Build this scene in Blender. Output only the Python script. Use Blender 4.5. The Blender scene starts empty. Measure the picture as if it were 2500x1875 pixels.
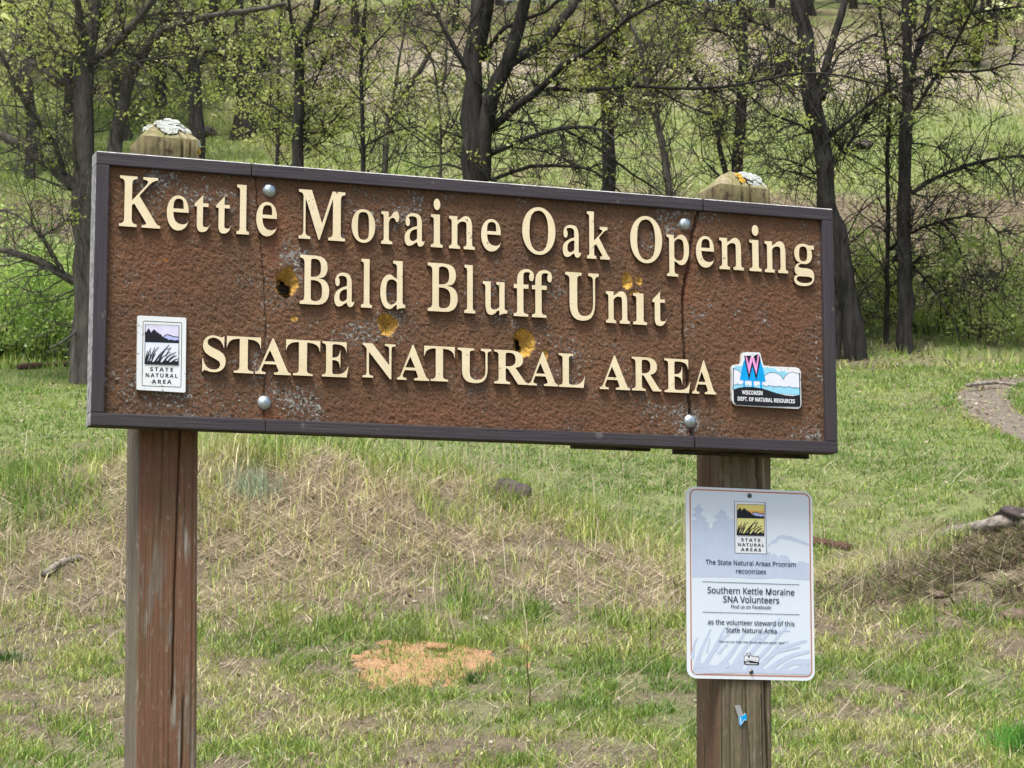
import bpy, bmesh, math, random
import numpy as np
from mathutils import Vector, Matrix
random.seed(7)
RNG = np.random.default_rng(11)
SC = bpy.context.scene
COL = SC.collection

# ------------------------------------------------------------------ camera, sky, sun, exposure
EYE = np.array([0.0, 0.0, 1.5])
F = 5561.0                      # focal length in pixels of the 2500 px wide photograph
PITCH, ROLL, YAW = math.radians(7.60), math.radians(-0.13), math.radians(20.35)
cam = bpy.data.cameras.new('camera'); camo = bpy.data.objects.new('camera', cam); COL.objects.link(camo)
cam.sensor_width = 36.0; cam.lens = F/2500*36; cam.clip_start = 0.1; cam.clip_end = 2000
cam.dof.use_dof = True; cam.dof.focus_distance = 5.25; cam.dof.aperture_fstop = 32
camo.location = EYE
camo.rotation_euler = (Matrix.Rotation(math.pi/2+PITCH, 4, 'X') @ Matrix.Rotation(ROLL, 4, 'Z')).to_euler()
SC.camera = camo
SUN_EL, SUN_AZ = math.radians(66), math.radians(208)   # azimuth clockwise from +Y
world = bpy.data.worlds.new('World'); SC.world = world; world.use_nodes = True
wn = world.node_tree; bg = wn.nodes['Background']
sky = wn.nodes.new('ShaderNodeTexSky'); sky.sky_type = 'NISHITA'; sky.sun_disc = False
sky.sun_elevation = SUN_EL; sky.sun_rotation = SUN_AZ; sky.dust_density = 4.0; sky.air_density = 1.0; sky.ozone_density = 1.0
wn.links.new(sky.outputs[0], bg.inputs[0]); bg.inputs[1].default_value = 0.15
sun = bpy.data.lights.new('sun', 'SUN'); suno = bpy.data.objects.new('sun', sun); COL.objects.link(suno)
sun.energy = 3.3; sun.angle = math.radians(18); sun.color = (1.0, 0.965, 0.91)
sd = Vector((math.sin(SUN_AZ)*math.cos(SUN_EL), math.cos(SUN_AZ)*math.cos(SUN_EL), math.sin(SUN_EL)))
suno.rotation_euler = sd.to_track_quat('Z', 'Y').to_euler(); suno.location = (0, -20, 60)
vs = SC.view_settings; vs.view_transform = 'Standard'; vs.look = 'None'; vs.exposure = 0.6; vs.gamma = 1.0; vs.use_curve_mapping = False
SC.cycles.max_bounces = 6; SC.cycles.transparent_max_bounces = 4

# ------------------------------------------------------------------ small helpers
_cp, _sp, _cr, _sr = math.cos(PITCH), math.sin(PITCH), math.cos(ROLL), math.sin(ROLL)
FW = np.array([0, _cp, _sp]); UP0 = np.array([0, -_sp, _cp]); R0 = np.array([1.0, 0, 0])
RV = _cr*R0 + _sr*UP0; UV = -_sr*R0 + _cr*UP0
def ray(px, py): return FW + RV*((px-1250)/F) + UV*((937.5-py)/F)
def at(px, py, D):
    d = ray(px, py); return EYE + d*(D/d[1])
K = 2500/2212.0

def tag(o, label=None, cat=None, group=None, kind=None):
    if label: o['label'] = label
    if cat: o['category'] = cat
    if group: o['group'] = group
    if kind: o['kind'] = kind
    return o
def empty(name, loc, rz=0.0):
    o = bpy.data.objects.new(name, None); COL.objects.link(o); o.location = loc; o.rotation_euler = (0, 0, rz)
    o.empty_display_size = 0.1
    return o
def link(name, me, parent=None, loc=None):
    o = bpy.data.objects.new(name, me); COL.objects.link(o)
    if parent: o.parent = parent
    if loc is not None: o.location = loc
    return o
def mesh_np(name, V, Fc, mats=(), smooth=False, color=None, midx=None):
    """V (n,3); Fc (m,k) with k = 3 or 4 (or a list of such arrays)"""
    me = bpy.data.meshes.new(name)
    V = np.ascontiguousarray(V, dtype=np.float32)
    if not isinstance(Fc, list): Fc = [Fc]
    Fc = [np.ascontiguousarray(f, dtype=np.int32) for f in Fc if len(f)]
    me.vertices.add(len(V)); me.vertices.foreach_set('co', V.ravel())
    loops = np.concatenate([f.ravel() for f in Fc]); tot = np.concatenate([np.full(len(f), f.shape[1], np.int32) for f in Fc])
    me.loops.add(len(loops)); me.loops.foreach_set('vertex_index', loops)
    me.polygons.add(len(tot))
    start = np.concatenate([[0], np.cumsum(tot)[:-1]]).astype(np.int32)
    me.polygons.foreach_set('loop_start', start)
    try: me.polygons.foreach_set('loop_total', tot)
    except Exception: pass
    if smooth: me.polygons.foreach_set('use_smooth', np.ones(len(tot), bool))
    for m in mats: me.materials.append(m)
    if midx is not None: me.polygons.foreach_set('material_index', np.asarray(midx, np.int32))
    if color is not None:
        a = me.color_attributes.new('tint', 'FLOAT_COLOR', 'POINT')
        c = np.ones((len(V), 4), np.float32); c[:, :3] = color
        a.data.foreach_set('color', c.ravel())
    me.update(calc_edges=True)
    return me

# value noise -------------------------------------------------------
def _h(i, j, s):
    n = (i.astype(np.int64)*374761393 + j.astype(np.int64)*668265263 + s*1442695041) & 0x7fffffff
    n = ((n ^ (n >> 13))*1274126177) & 0x7fffffff
    return ((n ^ (n >> 16)) & 0xffff)/65535.0
def vnoise(x, y, s=0):
    x = np.asarray(x, float); y = np.asarray(y, float)
    i = np.floor(x); j = np.floor(y); fx = x-i; fy = y-j
    fx = fx*fx*(3-2*fx); fy = fy*fy*(3-2*fy); i = i.astype(np.int64); j = j.astype(np.int64)
    a = _h(i, j, s); b = _h(i+1, j, s); c = _h(i, j+1, s); d = _h(i+1, j+1, s)
    return (a*(1-fx)+b*fx)*(1-fy) + (c*(1-fx)+d*fx)*fy
def fbm(x, y, o=4, s=0):
    t = 0; a = .5; n = 0
    for k in range(o):
        t = t + a*vnoise(x*2**k, y*2**k, s+k*17); n += a; a *= .5
    return t/n
def sstep(a, b, x):
    t = np.clip((x-a)/(b-a), 0, 1); return t*t*(3-2*t)

# node materials -----------------------------------------------------
class G:
    def __init__(s, name):
        s.m = bpy.data.materials.new(name); s.m.use_nodes = True; s.nt = s.m.node_tree
        s.b = s.nt.nodes['Principled BSDF']; s.out = s.nt.nodes['Material Output']
        s.b.inputs['Specular IOR Level'].default_value = 0.3
    def n(s, t, ins=None, **kw):
        nd = s.nt.nodes.new('ShaderNode'+t)
        for k, v in kw.items(): setattr(nd, k, v)
        for k, v in (ins or {}).items(): s.set(nd, k, v)
        return nd
    def set(s, nd, k, v):
        i = nd.inputs[k]
        if isinstance(v, bpy.types.NodeSocket): s.nt.links.new(v, i)
        elif isinstance(v, tuple) and len(v) == 3 and i.type == 'RGBA': i.default_value = (*v, 1)
        else: i.default_value = v
    def bs(s, **kw):
        for k, v in kw.items(): s.set(s.b, k.replace('_', ' '), v)
    def co(s, scale=(1, 1, 1), rot=(0, 0, 0), loc=(0, 0, 0)):
        tc = s.n('TexCoord'); return s.n('Mapping', {'Vector': tc.outputs['Object'], 'Scale': scale, 'Rotation': rot, 'Location': loc}).outputs[0]
    def noise(s, v, scale, detail=4, rough=.55, dist=0):
        return s.n('TexNoise', {'Vector': v, 'Scale': scale, 'Detail': detail, 'Roughness': rough, 'Distortion': dist}).outputs[0]
    def voro(s, v, scale, feature='F1'):
        return s.n('TexVoronoi', {'Vector': v, 'Scale': scale}, feature=feature).outputs[0]
    def ramp(s, f, stops, interp='LINEAR'):
        r = s.n('ValToRGB', {'Fac': f}); e = r.color_ramp.elements; r.color_ramp.interpolation = interp
        while len(e) < len(stops): e.new(0.5)
        for q, (p, c) in zip(e, stops):
            q.position = p; q.color = (c, c, c, 1) if not isinstance(c, tuple) else (*c, 1)
        return r.outputs[0]
    def mix(s, f, a, b, blend='MIX'):
        nd = s.n('Mix', data_type='RGBA', blend_type=blend)
        for k, v in ((0, f), (6, a), (7, b)):
            if isinstance(v, bpy.types.NodeSocket): s.nt.links.new(v, nd.inputs[k])
            else: nd.inputs[k].default_value = v if not isinstance(v, tuple) else (*v, 1)
        return nd.outputs[2]
    def math(s, op, a, b=0.0, clamp=False):
        nd = s.n('Math', operation=op, use_clamp=clamp)
        for k, v in ((0, a), (1, b)):
            if isinstance(v, bpy.types.NodeSocket): s.nt.links.new(v, nd.inputs[k])
            else: nd.inputs[k].default_value = v
        return nd.outputs[0]
    def attr(s, name): return s.n('Attribute', attribute_name=name)
    def bump(s, h, strength=.5, dist=.01, normal=None):
        d = {'Height': h, 'Strength': strength, 'Distance': dist}
        if normal: d['Normal'] = normal
        return s.n('Bump', d).outputs[0]
def plain(name, col, rough=.6, metal=0.0, var=0.0, scale=30.0):
    g = G(name); c = col
    if var:
        nz = g.noise(g.co(), scale, 4)
        c = g.mix(g.ramp(nz, [(.3, 0.0), (.7, 1.0)]), tuple(max(0, x*(1-var)) for x in col), tuple(min(1, x*(1+var)) for x in col))
    g.bs(Base_Color=c, Roughness=rough, Metallic=metal); return g.m
def leafy(name, trans=.45, rough=.6):
    g = G(name); a = g.attr('tint').outputs['Color']
    d = g.n('BsdfDiffuse', {'Color': a}); t = g.n('BsdfTranslucent', {'Color': a})
    m = g.n('MixShader', {'Fac': trans, 1: d.outputs[0], 2: t.outputs[0]})
    gl = g.n('BsdfGlossy', {'Color': (.9, .95, 1.0), 'Roughness': .45})
    m2 = g.n('MixShader', {'Fac': .03, 1: m.outputs[0], 2: gl.outputs[0]})
    g.nt.links.new(m2.outputs[0], g.out.inputs[0]); g.nt.nodes.remove(g.b); return g.m

# ------------------------------------------------------------------ terrain
_pd = np.array([-200, -20, 0, 5, 8, 10.8, 12.8, 14.5, 17, 21, 25, 31, 33, 37, 44, 52, 64, 75, 85, 100, 130, 400.])
_pz = np.array([-3.0, -2.2, -1.5, -.98, -.68, -.37, 0.0, .50, 1.12, 2.05, 2.95, 4.33, 4.80, 6.5, 9.7, 13.4, 18.6, 22.6, 25.6, 28.5, 29, 24.])
_td = np.arange(-200, 400, .25); _tz = np.interp(_td, _pd, _pz)
_k = np.hanning(13); _k /= _k.sum(); _tz = np.convolve(np.pad(_tz, 6, mode='edge'), _k, 'valid')
def H(x, y):
    x = np.asarray(x, float); y = np.asarray(y, float)
    z = np.interp(y, _td, _tz)
    far = sstep(24, 45, y)
    z = z + far*1.0*(fbm(x/9.0, y/9.0, 3, 5)-.5) + far*sstep(60, 90, y)*3*(fbm(x/30., y/30., 2, 8)-.5)
    z = z + .62*np.exp(-((x+2.0)/2.7)**2-((y-16.9)/1.35)**2)
    z = z - .34*np.exp(-((x-2.0)/1.4)**2-((y-17.6)/2.0)**2)
    z = z + .70*np.exp(-((x-4.6)/1.45)**2-((y-15.9)/.80)**2)
    z = z + .10*(fbm(x/1.4, y/1.4, 3, 1)-.5) + .05*(fbm(x/.35, y/.35, 3, 2)-.5)*sstep(5, 9, y)
    return z + 1.5
def hit(px, py):
    d = ray(px, py); lo, hi = 6.0, 140.0
    ts = np.linspace(6, 140, 1400); P = EYE + np.outer(ts/d[1], d)
    b = np.nonzero(P[:, 2] < H(P[:, 0], P[:, 1]))[0]
    return P[b[0]] if len(b) else P[-1]
def hit2(a, b): return hit(a*K, b*K)

def path_mask(x, y):       # the bare trail on the right
    P = PATH; d = np.full(np.shape(x), 9e9)
    for a, b in zip(P[:-1], P[1:]):
        ab = b-a; t = np.clip(((x-a[0])*ab[0]+(y-a[1])*ab[1])/(ab@ab), 0, 1)
        d = np.minimum(d, np.hypot(x-a[0]-t*ab[0], y-a[1]-t*ab[1]))
    return d
PATH = np.array([hit2(2330, 985)[:2], hit2(2230, 935)[:2], hit2(2150, 895)[:2], hit2(2118, 850)[:2], hit2(2150, 826)[:2], hit2(2330, 800)[:2]])
def grassy(x, y):
    g = np.interp(y, [0, 10, 13, 14.5, 16, 20, 26, 31, 33.5, 36, 43, 45, 50, 54, 58, 66, 75], [.7, .78, .74, .52, .60, .95, .92, .88, .6, .24, .27, .85, .95, .6, .25, .35, .5])
    # more litter on the bank in the middle
    n = fbm(x/.42, y/.62, 4, 21); n2 = fbm(x/2.6, y/3.2, 3, 31)
    g = g + (n-.5)*np.interp(y, [10, 13.5, 15, 17, 21, 35, 60], [1.5, 1.6, 1.9, 1.8, 1.0, 1.0, 1.2]) + (n2-.5)*.8
    g = g - .8*np.exp(-((x-4.0)/1.3)**2-((y-15.0)/.55)**2) - .22*np.exp(-((x+.5)/2.6)**2-((y-15.0)/.9)**2)
    g = g+.30*(1-sstep(-.14, -.10, x/np.maximum(y, 1)))*sstep(30, 33, y)
    d = path_mask(x, y); g = g*sstep(.20, .36, d)
    return np.clip(g, 0, 1)

def axis(parts):
    a = [np.linspace(p, q, n, endpoint=False) for p, q, n in parts]; return np.concatenate(a+[[parts[-1][1]]])
gx = axis([(-400, -60, 14), (-60, -22, 40), (-22, -6, 44), (-6, 6, 120), (6, 22, 44), (22, 60, 40), (60, 400, 14)])
gy = axis([(-200, -5, 16), (-5, 8.5, 40), (8.5, 20, 140), (20, 34, 80), (34, 70, 90), (70, 130, 40), (130, 400, 20)])
X, Y = np.meshgrid(gx, gy); Z = H(X, Y)
dn = path_mask(X, Y); Z = Z - .05*(1-sstep(.2, .6, dn))
nx, ny = len(gx), len(gy); idx = np.arange(nx*ny).reshape(ny, nx)
quads = np.stack([idx[:-1, :-1], idx[:-1, 1:], idx[1:, 1:], idx[1:, :-1]], -1).reshape(-1, 4)
gr = grassy(X, Y)*np.interp(Y, [8, 16.5, 18.5, 27], [.5, .58, .95, 1]); tanm = sstep(50, 54, Y)*(1-sstep(60, 68, Y))*sstep(-.15, -.10, X/np.maximum(Y, 1)); soil = 1-sstep(.22, .38, dn)
g = G('earth')
v = g.co(); a = g.attr('tint').outputs['Color']; sep = g.n('SeparateColor', {'Color': a})
n1 = g.noise(v, 9, 8, .7); n2 = g.noise(v, 1.1, 6, .65); n3 = g.noise(v, 55, 5, .7)
soilc = g.mix(g.ramp(n1, [(.32, 0.0), (.68, 1.0)]), (.036, .030, .022), (.235, .195, .130))
straw = g.ramp(n3, [(.52, 0.0), (.62, 1.0)]); soilc = g.mix(g.math('MULTIPLY', straw, .75), soilc, (.35, .29, .19))
grass = g.mix(g.ramp(n1, [(.3, 0.0), (.7, 1.0)]), (.125, .145, .06), (.29, .34, .13))
gm = g.math('ADD', sep.outputs[0], g.math('MULTIPLY', g.math('SUBTRACT', n2, .5), .8)); gm = g.ramp(gm, [(.3, 0.0), (.75, 1.0)])
soilc = g.mix(g.math('MULTIPLY', g.ramp(g.noise(v, 170, 4, .7), [(.53, 0.0), (.60, 1.0)]), .8), soilc, (.42, .35, .235)); soilc = g.mix(g.math('MULTIPLY', g.ramp(g.noise(v, 120, 4, .7), [(.36, 1.0), (.44, 0.0)]), .7), soilc, (.022, .018, .014))
c = g.mix(gm, soilc, grass)
tc = g.mix(g.ramp(n2, [(.35, 0.0), (.65, 1.0)]), (.25, .22, .155), (.40, .34, .27))
c = g.mix(g.math('MULTIPLY', sep.outputs[1], g.ramp(n2, [(.25, .3), (.6, 1.0)])), c, tc)
pc = g.mix(g.ramp(n1, [(.3, 0.0), (.7, 1.0)]), (.15, .13, .10), (.32, .285, .23)); c = g.mix(sep.outputs[2], c, pc)
g.bs(Base_Color=c, Roughness=.95, Normal=g.bump(g.math('ADD', n1, n3), .8, .04)); g.b.inputs['Specular IOR Level'].default_value = .1
M_EARTH = g.m
me = mesh_np('ground', np.stack([X, Y, Z], -1).reshape(-1, 3), quads, [M_EARTH], True, np.stack([gr, tanm, soil], -1).reshape(-1, 3))
ground = link('ground', me); tag(ground, 'grassy hillside rising from the sign up to the woods', 'ground', kind='structure')

# ------------------------------------------------------------------ grass (countless: stuff)
M_GRASS = leafy('grass_blade', .35)
def blades(x, y, h, w, lean, col, curl=.5, flat=None):
    """bent tapering blades, 5 vertices and 3 triangles each"""
    n = len(x); z = H(x, y)-.012
    th = RNG.uniform(0, 2*np.pi, n); ph = RNG.uniform(0, 2*np.pi, n) if flat is None else flat
    dx, dy = np.cos(ph)*lean, np.sin(ph)*lean
    sx, sy = np.cos(th)*w*.5, np.sin(th)*w*.5
    B = np.stack([x, y, z], -1); s = np.stack([sx, sy, 0*sx], -1)
    up = np.sqrt(np.maximum(1-lean**2, .02))
    m = B + np.stack([dx*h*.5*(1-curl), dy*h*.5*(1-curl), up*h*.58], -1)
    t = B + np.stack([dx*h, dy*h, up*h*(1-.35*curl*lean)], -1)
    V = np.stack([B-s, B+s, m+s*.8, m-s*.8, t], 1).reshape(-1, 3)
    o = np.arange(n)[:, None]*5
    T = np.stack([o+[0, 1, 2], o+[0, 2, 3], o+[3, 2, 4]], 1).reshape(-1, 3)
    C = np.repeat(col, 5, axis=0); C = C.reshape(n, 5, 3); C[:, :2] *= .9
    return V, T, C.reshape(-1, 3)
def blades1(x, y, h, w, lean, col):
    n = len(x); z = H(x, y)-.012; th = RNG.uniform(0, 2*np.pi, n); ph = RNG.uniform(0, 2*np.pi, n)
    s = np.stack([np.cos(th)*w*.5, np.sin(th)*w*.5, 0*w], -1); B = np.stack([x, y, z], -1); up = np.sqrt(np.maximum(1-lean**2, .02))
    t = B+np.stack([np.cos(ph)*lean*h, np.sin(ph)*lean*h, up*h], -1)
    return np.stack([B-s, B+s, t], 1).reshape(-1, 3), np.arange(3*n).reshape(-1, 3), np.repeat(col, 3, axis=0)
def scatter(n, y0, y1, spread=.30, power=1.0):
    u = RNG.random(n); y = (y0**2+u*(y1**2-y0**2))**.5
    return (RNG.random(n)*2-1)*spread*y, y
def pal(n, green):
    """mix of fresh green, yellow green and straw"""
    base = np.array([[.14, .255, .035], [.26, .38, .058], [.41, .475, .105], [.54, .52, .20], [.70, .61, .39]])
    t = np.clip(RNG.normal(0, 1, n)*.9 + (1-green)*4.6-.2, 0, 3.999); i = t.astype(int); f = (t-i)[:, None]
    c = base[i]*(1-f)+base[i+1]*f
    return c*RNG.uniform(.42, 1.38, (n, 1))
PARTS = []
def field(n, y0, y1, hgt, wid, lean, greenbias=0.0, thresh=0.0, hmod=None, spread=.30, one=False):
    x, y = scatter(n, y0, y1, spread); g_ = grassy(x, y)
    keep = RNG.random(n) < (1-.75*np.exp(-((x-4.0)/1.3)**2-((y-15.0)/.5)**2))*np.clip(g_*1.25-thresh, .22 if y1 < 23 else .03, 1); x, y, g_ = x[keep], y[keep], g_[keep]; m = len(x)
    cl = fbm(x/.16, y/.20, 3, 41); k2 = RNG.random(m) < np.clip((cl-.33)*5.0, .14, 1) if y1 < 23 else np.ones(m, bool)
    x, y, g_, cl = x[k2], y[k2], g_[k2], cl[k2]; m = len(x); hm = .30+1.4*cl
    hh = hgt*hm*RNG.uniform(.55, 1.35, m)*(1 if hmod is None else hmod(x, y))
    g2 = fbm(x/.9, y/.9, 3, 51)
    V = (blades1 if one else blades)(x, y, hh, wid*RNG.uniform(.7, 1.3, m), np.clip(RNG.normal(lean, .22, m), .02, .97), pal(m, np.clip(.30+.42*g_+(g2-.5)*1.0+greenbias+(.22*sstep(17, 19.5, y)*sstep(-.5, 1.0, x-(17-y)*.5) if y1 < 23 else 0), 0, 1)))
    PARTS.append(V)
def bank(x, y):   # longer grass on the left bank, short turf behind it
    return (1-.45*sstep(.6, 1.6, x-(17-y)*.5)*sstep(16, 17.5, y)-.25*sstep(18.5, 20, y))*(1+.85*np.exp(-((x+2.0)/2.6)**2-((y-16.8)/1.9)**2)+.25*sstep(15, 17, y)*(1-sstep(20, 24, y)))
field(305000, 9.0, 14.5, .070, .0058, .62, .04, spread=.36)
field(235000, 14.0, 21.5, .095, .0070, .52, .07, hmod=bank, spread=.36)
field(240000, 19.5, 31.5, .062, .014, .70, .26, one=True, spread=.38)
field(140000, 31.0, 58, .16, .026, .5, .04, thresh=.22, one=True, spread=.40)
# straw lying over the bank and between the tufts
n = 230000; x, y = scatter(n, 9.2, 22); w_ = .12+1.6*np.exp(-((x+1.3)/3.2)**2-((y-15.8)/1.2)**2)+.25*np.exp(-((x-3.9)/1.2)**2-((y-15.2)/.8)**2)
k_ = (RNG.random(n) < w_/1.9) & (fbm(x/.5, y/.5, 3, 61) > .36); x, y = x[k_], y[k_]; n = len(x)
col = np.array([.66, .555, .37])*RNG.uniform(.5, 1.25, (n, 1))*np.array([1, 1, 1])
lift = RNG.uniform(.005, .075, n)*np.clip(w_[k_], 0, 1)
V_, T_, C_ = blades1(x, y, RNG.uniform(.06, .26, n), RNG.uniform(.005, .0095, n), RNG.uniform(.86, .995, n), col); V_ = V_+np.repeat(lift, 3)[:, None]*np.array([0, 0, 1]); PARTS.append((V_, T_, C_))
n = 26000; x = RNG.normal(3.9, 1.05, n); y = RNG.normal(15.15, .36, n); k_ = fbm(x/.3, y/.3, 3, 71) > .40; x, y = x[k_], y[k_]; n = len(x)
col = np.array([[.09, .065, .045], [.16, .12, .085], [.40, .33, .22], [.22, .26, .09]])[RNG.integers(0, 4, n)]*RNG.uniform(.6, 1.2, (n, 1))
V_, T_, C_ = blades1(x, y, RNG.uniform(.04, .20, n), RNG.uniform(.006, .016, n), RNG.uniform(.88, .995, n), col); V_ = V_+np.repeat(RNG.uniform(0, .045, n), 3)[:, None]*np.array([0, 0, 1]); PARTS.append((V_, T_, C_))
n = 9000; x, y = scatter(n, 9.2, 21); col = np.array([.64, .54, .38])*RNG.uniform(.55, 1.2, (n, 1))
PARTS.append(blades(x, y, RNG.uniform(.08, .32, n), RNG.uniform(.003, .005, n), RNG.uniform(.75, .97, n), col, .1, flat=RNG.normal(-.5, .9, n)))
# long thin dry stalks standing up
n = 2200; x, y = scatter(n, 13.5, 22); k_ = RNG.random(n) < np.exp(-((x+.8)/2.6)**2); x, y = x[k_], y[k_]; n = len(x)
col = np.array([.64, .54, .36])*RNG.uniform(.6, 1.2, (n, 1))
PARTS.append(blades(x, y, RNG.uniform(.25, .60, n), RNG.uniform(.004, .006, n), np.clip(RNG.normal(.3, .2, n), 0, .8), col, .4))
def join(parts):
    Vs, Ts, Cs, o = [], [], [], 0
    for V, T, C in parts:
        Vs.append(V); Ts.append(T+o); Cs.append(C); o += len(V)
    return np.concatenate(Vs), np.concatenate(Ts), np.concatenate(Cs)
V, T, C = join(PARTS)
grass_o = link('grass', mesh_np('grass', V, T, [M_GRASS], False, C)); tag(grass_o, 'short spring grass and dry straw covering the hillside', 'grass', kind='stuff')
# fallen oak leaves and bits of bark
n = 80000; x, y = scatter(n, 9.2, 46, .30); g_ = grassy(x, y); k_ = RNG.random(n) < np.clip(1.15-g_, .10, 1); x, y = x[k_], y[k_]; n = len(x)
z = H(x, y)+.012; r = RNG.uniform(.006, .028, n)*np.interp(y, [9, 30, 46], [.75, 1.2, 1.7]); th = RNG.uniform(0, 6.28, n)
q = []
for k_, (rr, da) in enumerate([(1, 0), (.55, 1.4), (1, 3.1), (.5, 4.6)]):
    q.append(np.stack([x+r*rr*np.cos(th+da), y+r*rr*np.sin(th+da), z+RNG.normal(0, .35, n)*r], -1))
V = np.stack(q, 1).reshape(-1, 3); o = np.arange(n)[:, None]*4
T = np.stack([o+[0, 1, 2], o+[0, 2, 3]], 1).reshape(-1, 3)
lc = np.array([[.30, .20, .13], [.42, .31, .21], [.20, .13, .09], [.55, .46, .36]])[RNG.integers(0, 4, n)]*RNG.uniform(.6, 1.1, (n, 1))
litter = link('leaf_litter', mesh_np('leaf_litter', V, T, [M_GRASS], False, np.repeat(lc, 4, axis=0)))
tag(litter, 'brown fallen leaves scattered between the grass tufts', 'leaf litter', kind='stuff')

# ------------------------------------------------------------------ trees
g = G('bark'); v = g.co((14, 14, 2.2)); nz = g.noise(v, 1.0, 8, .7, .4); vz = g.noise(g.co((1, 1, 1)), 2.5, 5, .6)
c = g.mix(g.ramp(nz, [(.35, 0.0), (.65, 1.0)]), (.006, .0056, .0052), (.050, .045, .039))
c = g.mix(g.math('MULTIPLY', g.ramp(vz, [(.55, 0.0), (.70, 1.0)]), .55), c, (.060, .062, .054))
g.bs(Base_Color=c, Roughness=.95, Normal=g.bump(nz, 1.0, .03)); M_BARK = g.m
g = G('pale_bark'); v = g.co((11, 11, 2.0)); nz = g.noise(v, 1.0, 8, .7, .4)
c = g.mix(g.ramp(nz, [(.32, 0.0), (.68, 1.0)]), (.030, .027, .023), (.135, .124, .103))
g.bs(Base_Color=c, Roughness=.95, Normal=g.bump(nz, 1.0, .03)); M_PALE = g.m
M_LEAF = leafy('young_leaf', .6)

def smooth_line(P, R, step):
    P = np.asarray(P, float); R = np.asarray(R, float)
    L = np.concatenate([[0], np.cumsum(np.linalg.norm(np.diff(P, axis=0), axis=1))])
    n = max(3, int(L[-1]/step)+1); s = np.linspace(0, L[-1], n)
    Q = np.empty((n, 3)); i = np.clip(np.searchsorted(L, s, 'right')-1, 0, len(P)-2)
    t = ((s-L[i])/(L[i+1]-L[i]+1e-9))[:, None]
    p1, p2 = P[i], P[i+1]; p0 = P[np.maximum(i-1, 0)]; p3 = P[np.minimum(i+2, len(P)-1)]
    Q = .5*((2*p1)+(-p0+p2)*t+(2*p0-5*p1+4*p2-p3)*t**2+(-p0+3*p1-3*p2+p3)*t**3)
    return Q, np.interp(s, L, R)
def tubes(P, R, sides):
    """P (n,k,3), R (n,k) -> vertices and quads"""
    n, k, _ = P.shape
    T = np.gradient(P, axis=1); T /= np.linalg.norm(T, axis=2, keepdims=True)+1e-9
    ref = np.where(np.abs(T[:, :1, 2:3]) > .9, np.array([1., 0, 0]), np.array([0, 0, 1.])); ref = np.broadcast_to(ref, T.shape)
    A = np.cross(T, ref); A /= np.linalg.norm(A, axis=2, keepdims=True)+1e-9; B = np.cross(T, A)
    th = np.arange(sides)*2*np.pi/sides
    V = P[:, :, None]+R[:, :, None, None]*(A[:, :, None]*np.cos(th)[:, None]+B[:, :, None]*np.sin(th)[:, None])
    id_ = np.arange(n*k*sides).reshape(n, k, sides); nx_ = np.roll(id_, -1, axis=2)
    Q = np.stack([id_[:, :-1], nx_[:, :-1], nx_[:, 1:], id_[:, 1:]], -1).reshape(-1, 4)
    return V.reshape(-1, 3), Q
def shoots(B, Tn, R, L, k, rng, spread=.8, up=.15, wob=.18, droop=0.0):
    n = len(B); d = rng.normal(0, 1, (n, 3)); d -= (d*Tn).sum(1, keepdims=True)*Tn; d /= np.linalg.norm(d, axis=1, keepdims=True)+1e-9
    d = d*spread + Tn*(1-spread*.5); d[:, 2] += up; d /= np.linalg.norm(d, axis=1, keepdims=True)
    P = np.empty((n, k, 3)); P[:, 0] = B; st = (L/(k-1))[:, None]
    for j in range(1, k):
        P[:, j] = P[:, j-1]+d*st
        d = d+rng.normal(0, wob, (n, 3)); d[:, 2] += -droop; d /= np.linalg.norm(d, axis=1, keepdims=True)
    rr = R[:, None]*np.linspace(1, .3, k)[None]
    return P, rr
def leaf_quads(C, size, rng, col, per=7, rad=.16, colvar=.25):
    n = len(C); c = np.repeat(C, per, axis=0)+rng.normal(0, 1, (n*per, 3))*np.array([rad, rad, rad*.75]); m = len(c)
    a = rng.normal(0, 1, (m, 3)); a /= np.linalg.norm(a, axis=1, keepdims=True); b = rng.normal(0, 1, (m, 3)); b[:, 2] += .3
    b -= (a*b).sum(1, keepdims=True)*a; b /= np.linalg.norm(b, axis=1, keepdims=True)
    s = (size*rng.uniform(.55, 1.3, m))[:, None]
    V = np.stack([c-a*s*.6-b*s*.2, c+b*s*.55, c+a*s*.6-b*s*.25], 1).reshape(-1, 3)
    F_ = np.arange(m*3).reshape(m, 3)
    col = np.asarray(col)
    cc = np.repeat(col[rng.integers(0, len(col), n)], per, axis=0)*rng.uniform(1-colvar, 1+colvar, (m, 1))
    return V, F_, np.repeat(cc, 3, axis=0)
YG = [(.40, .46, .10), (.48, .53, .14), (.32, .40, .08), (.52, .53, .20)]
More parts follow.
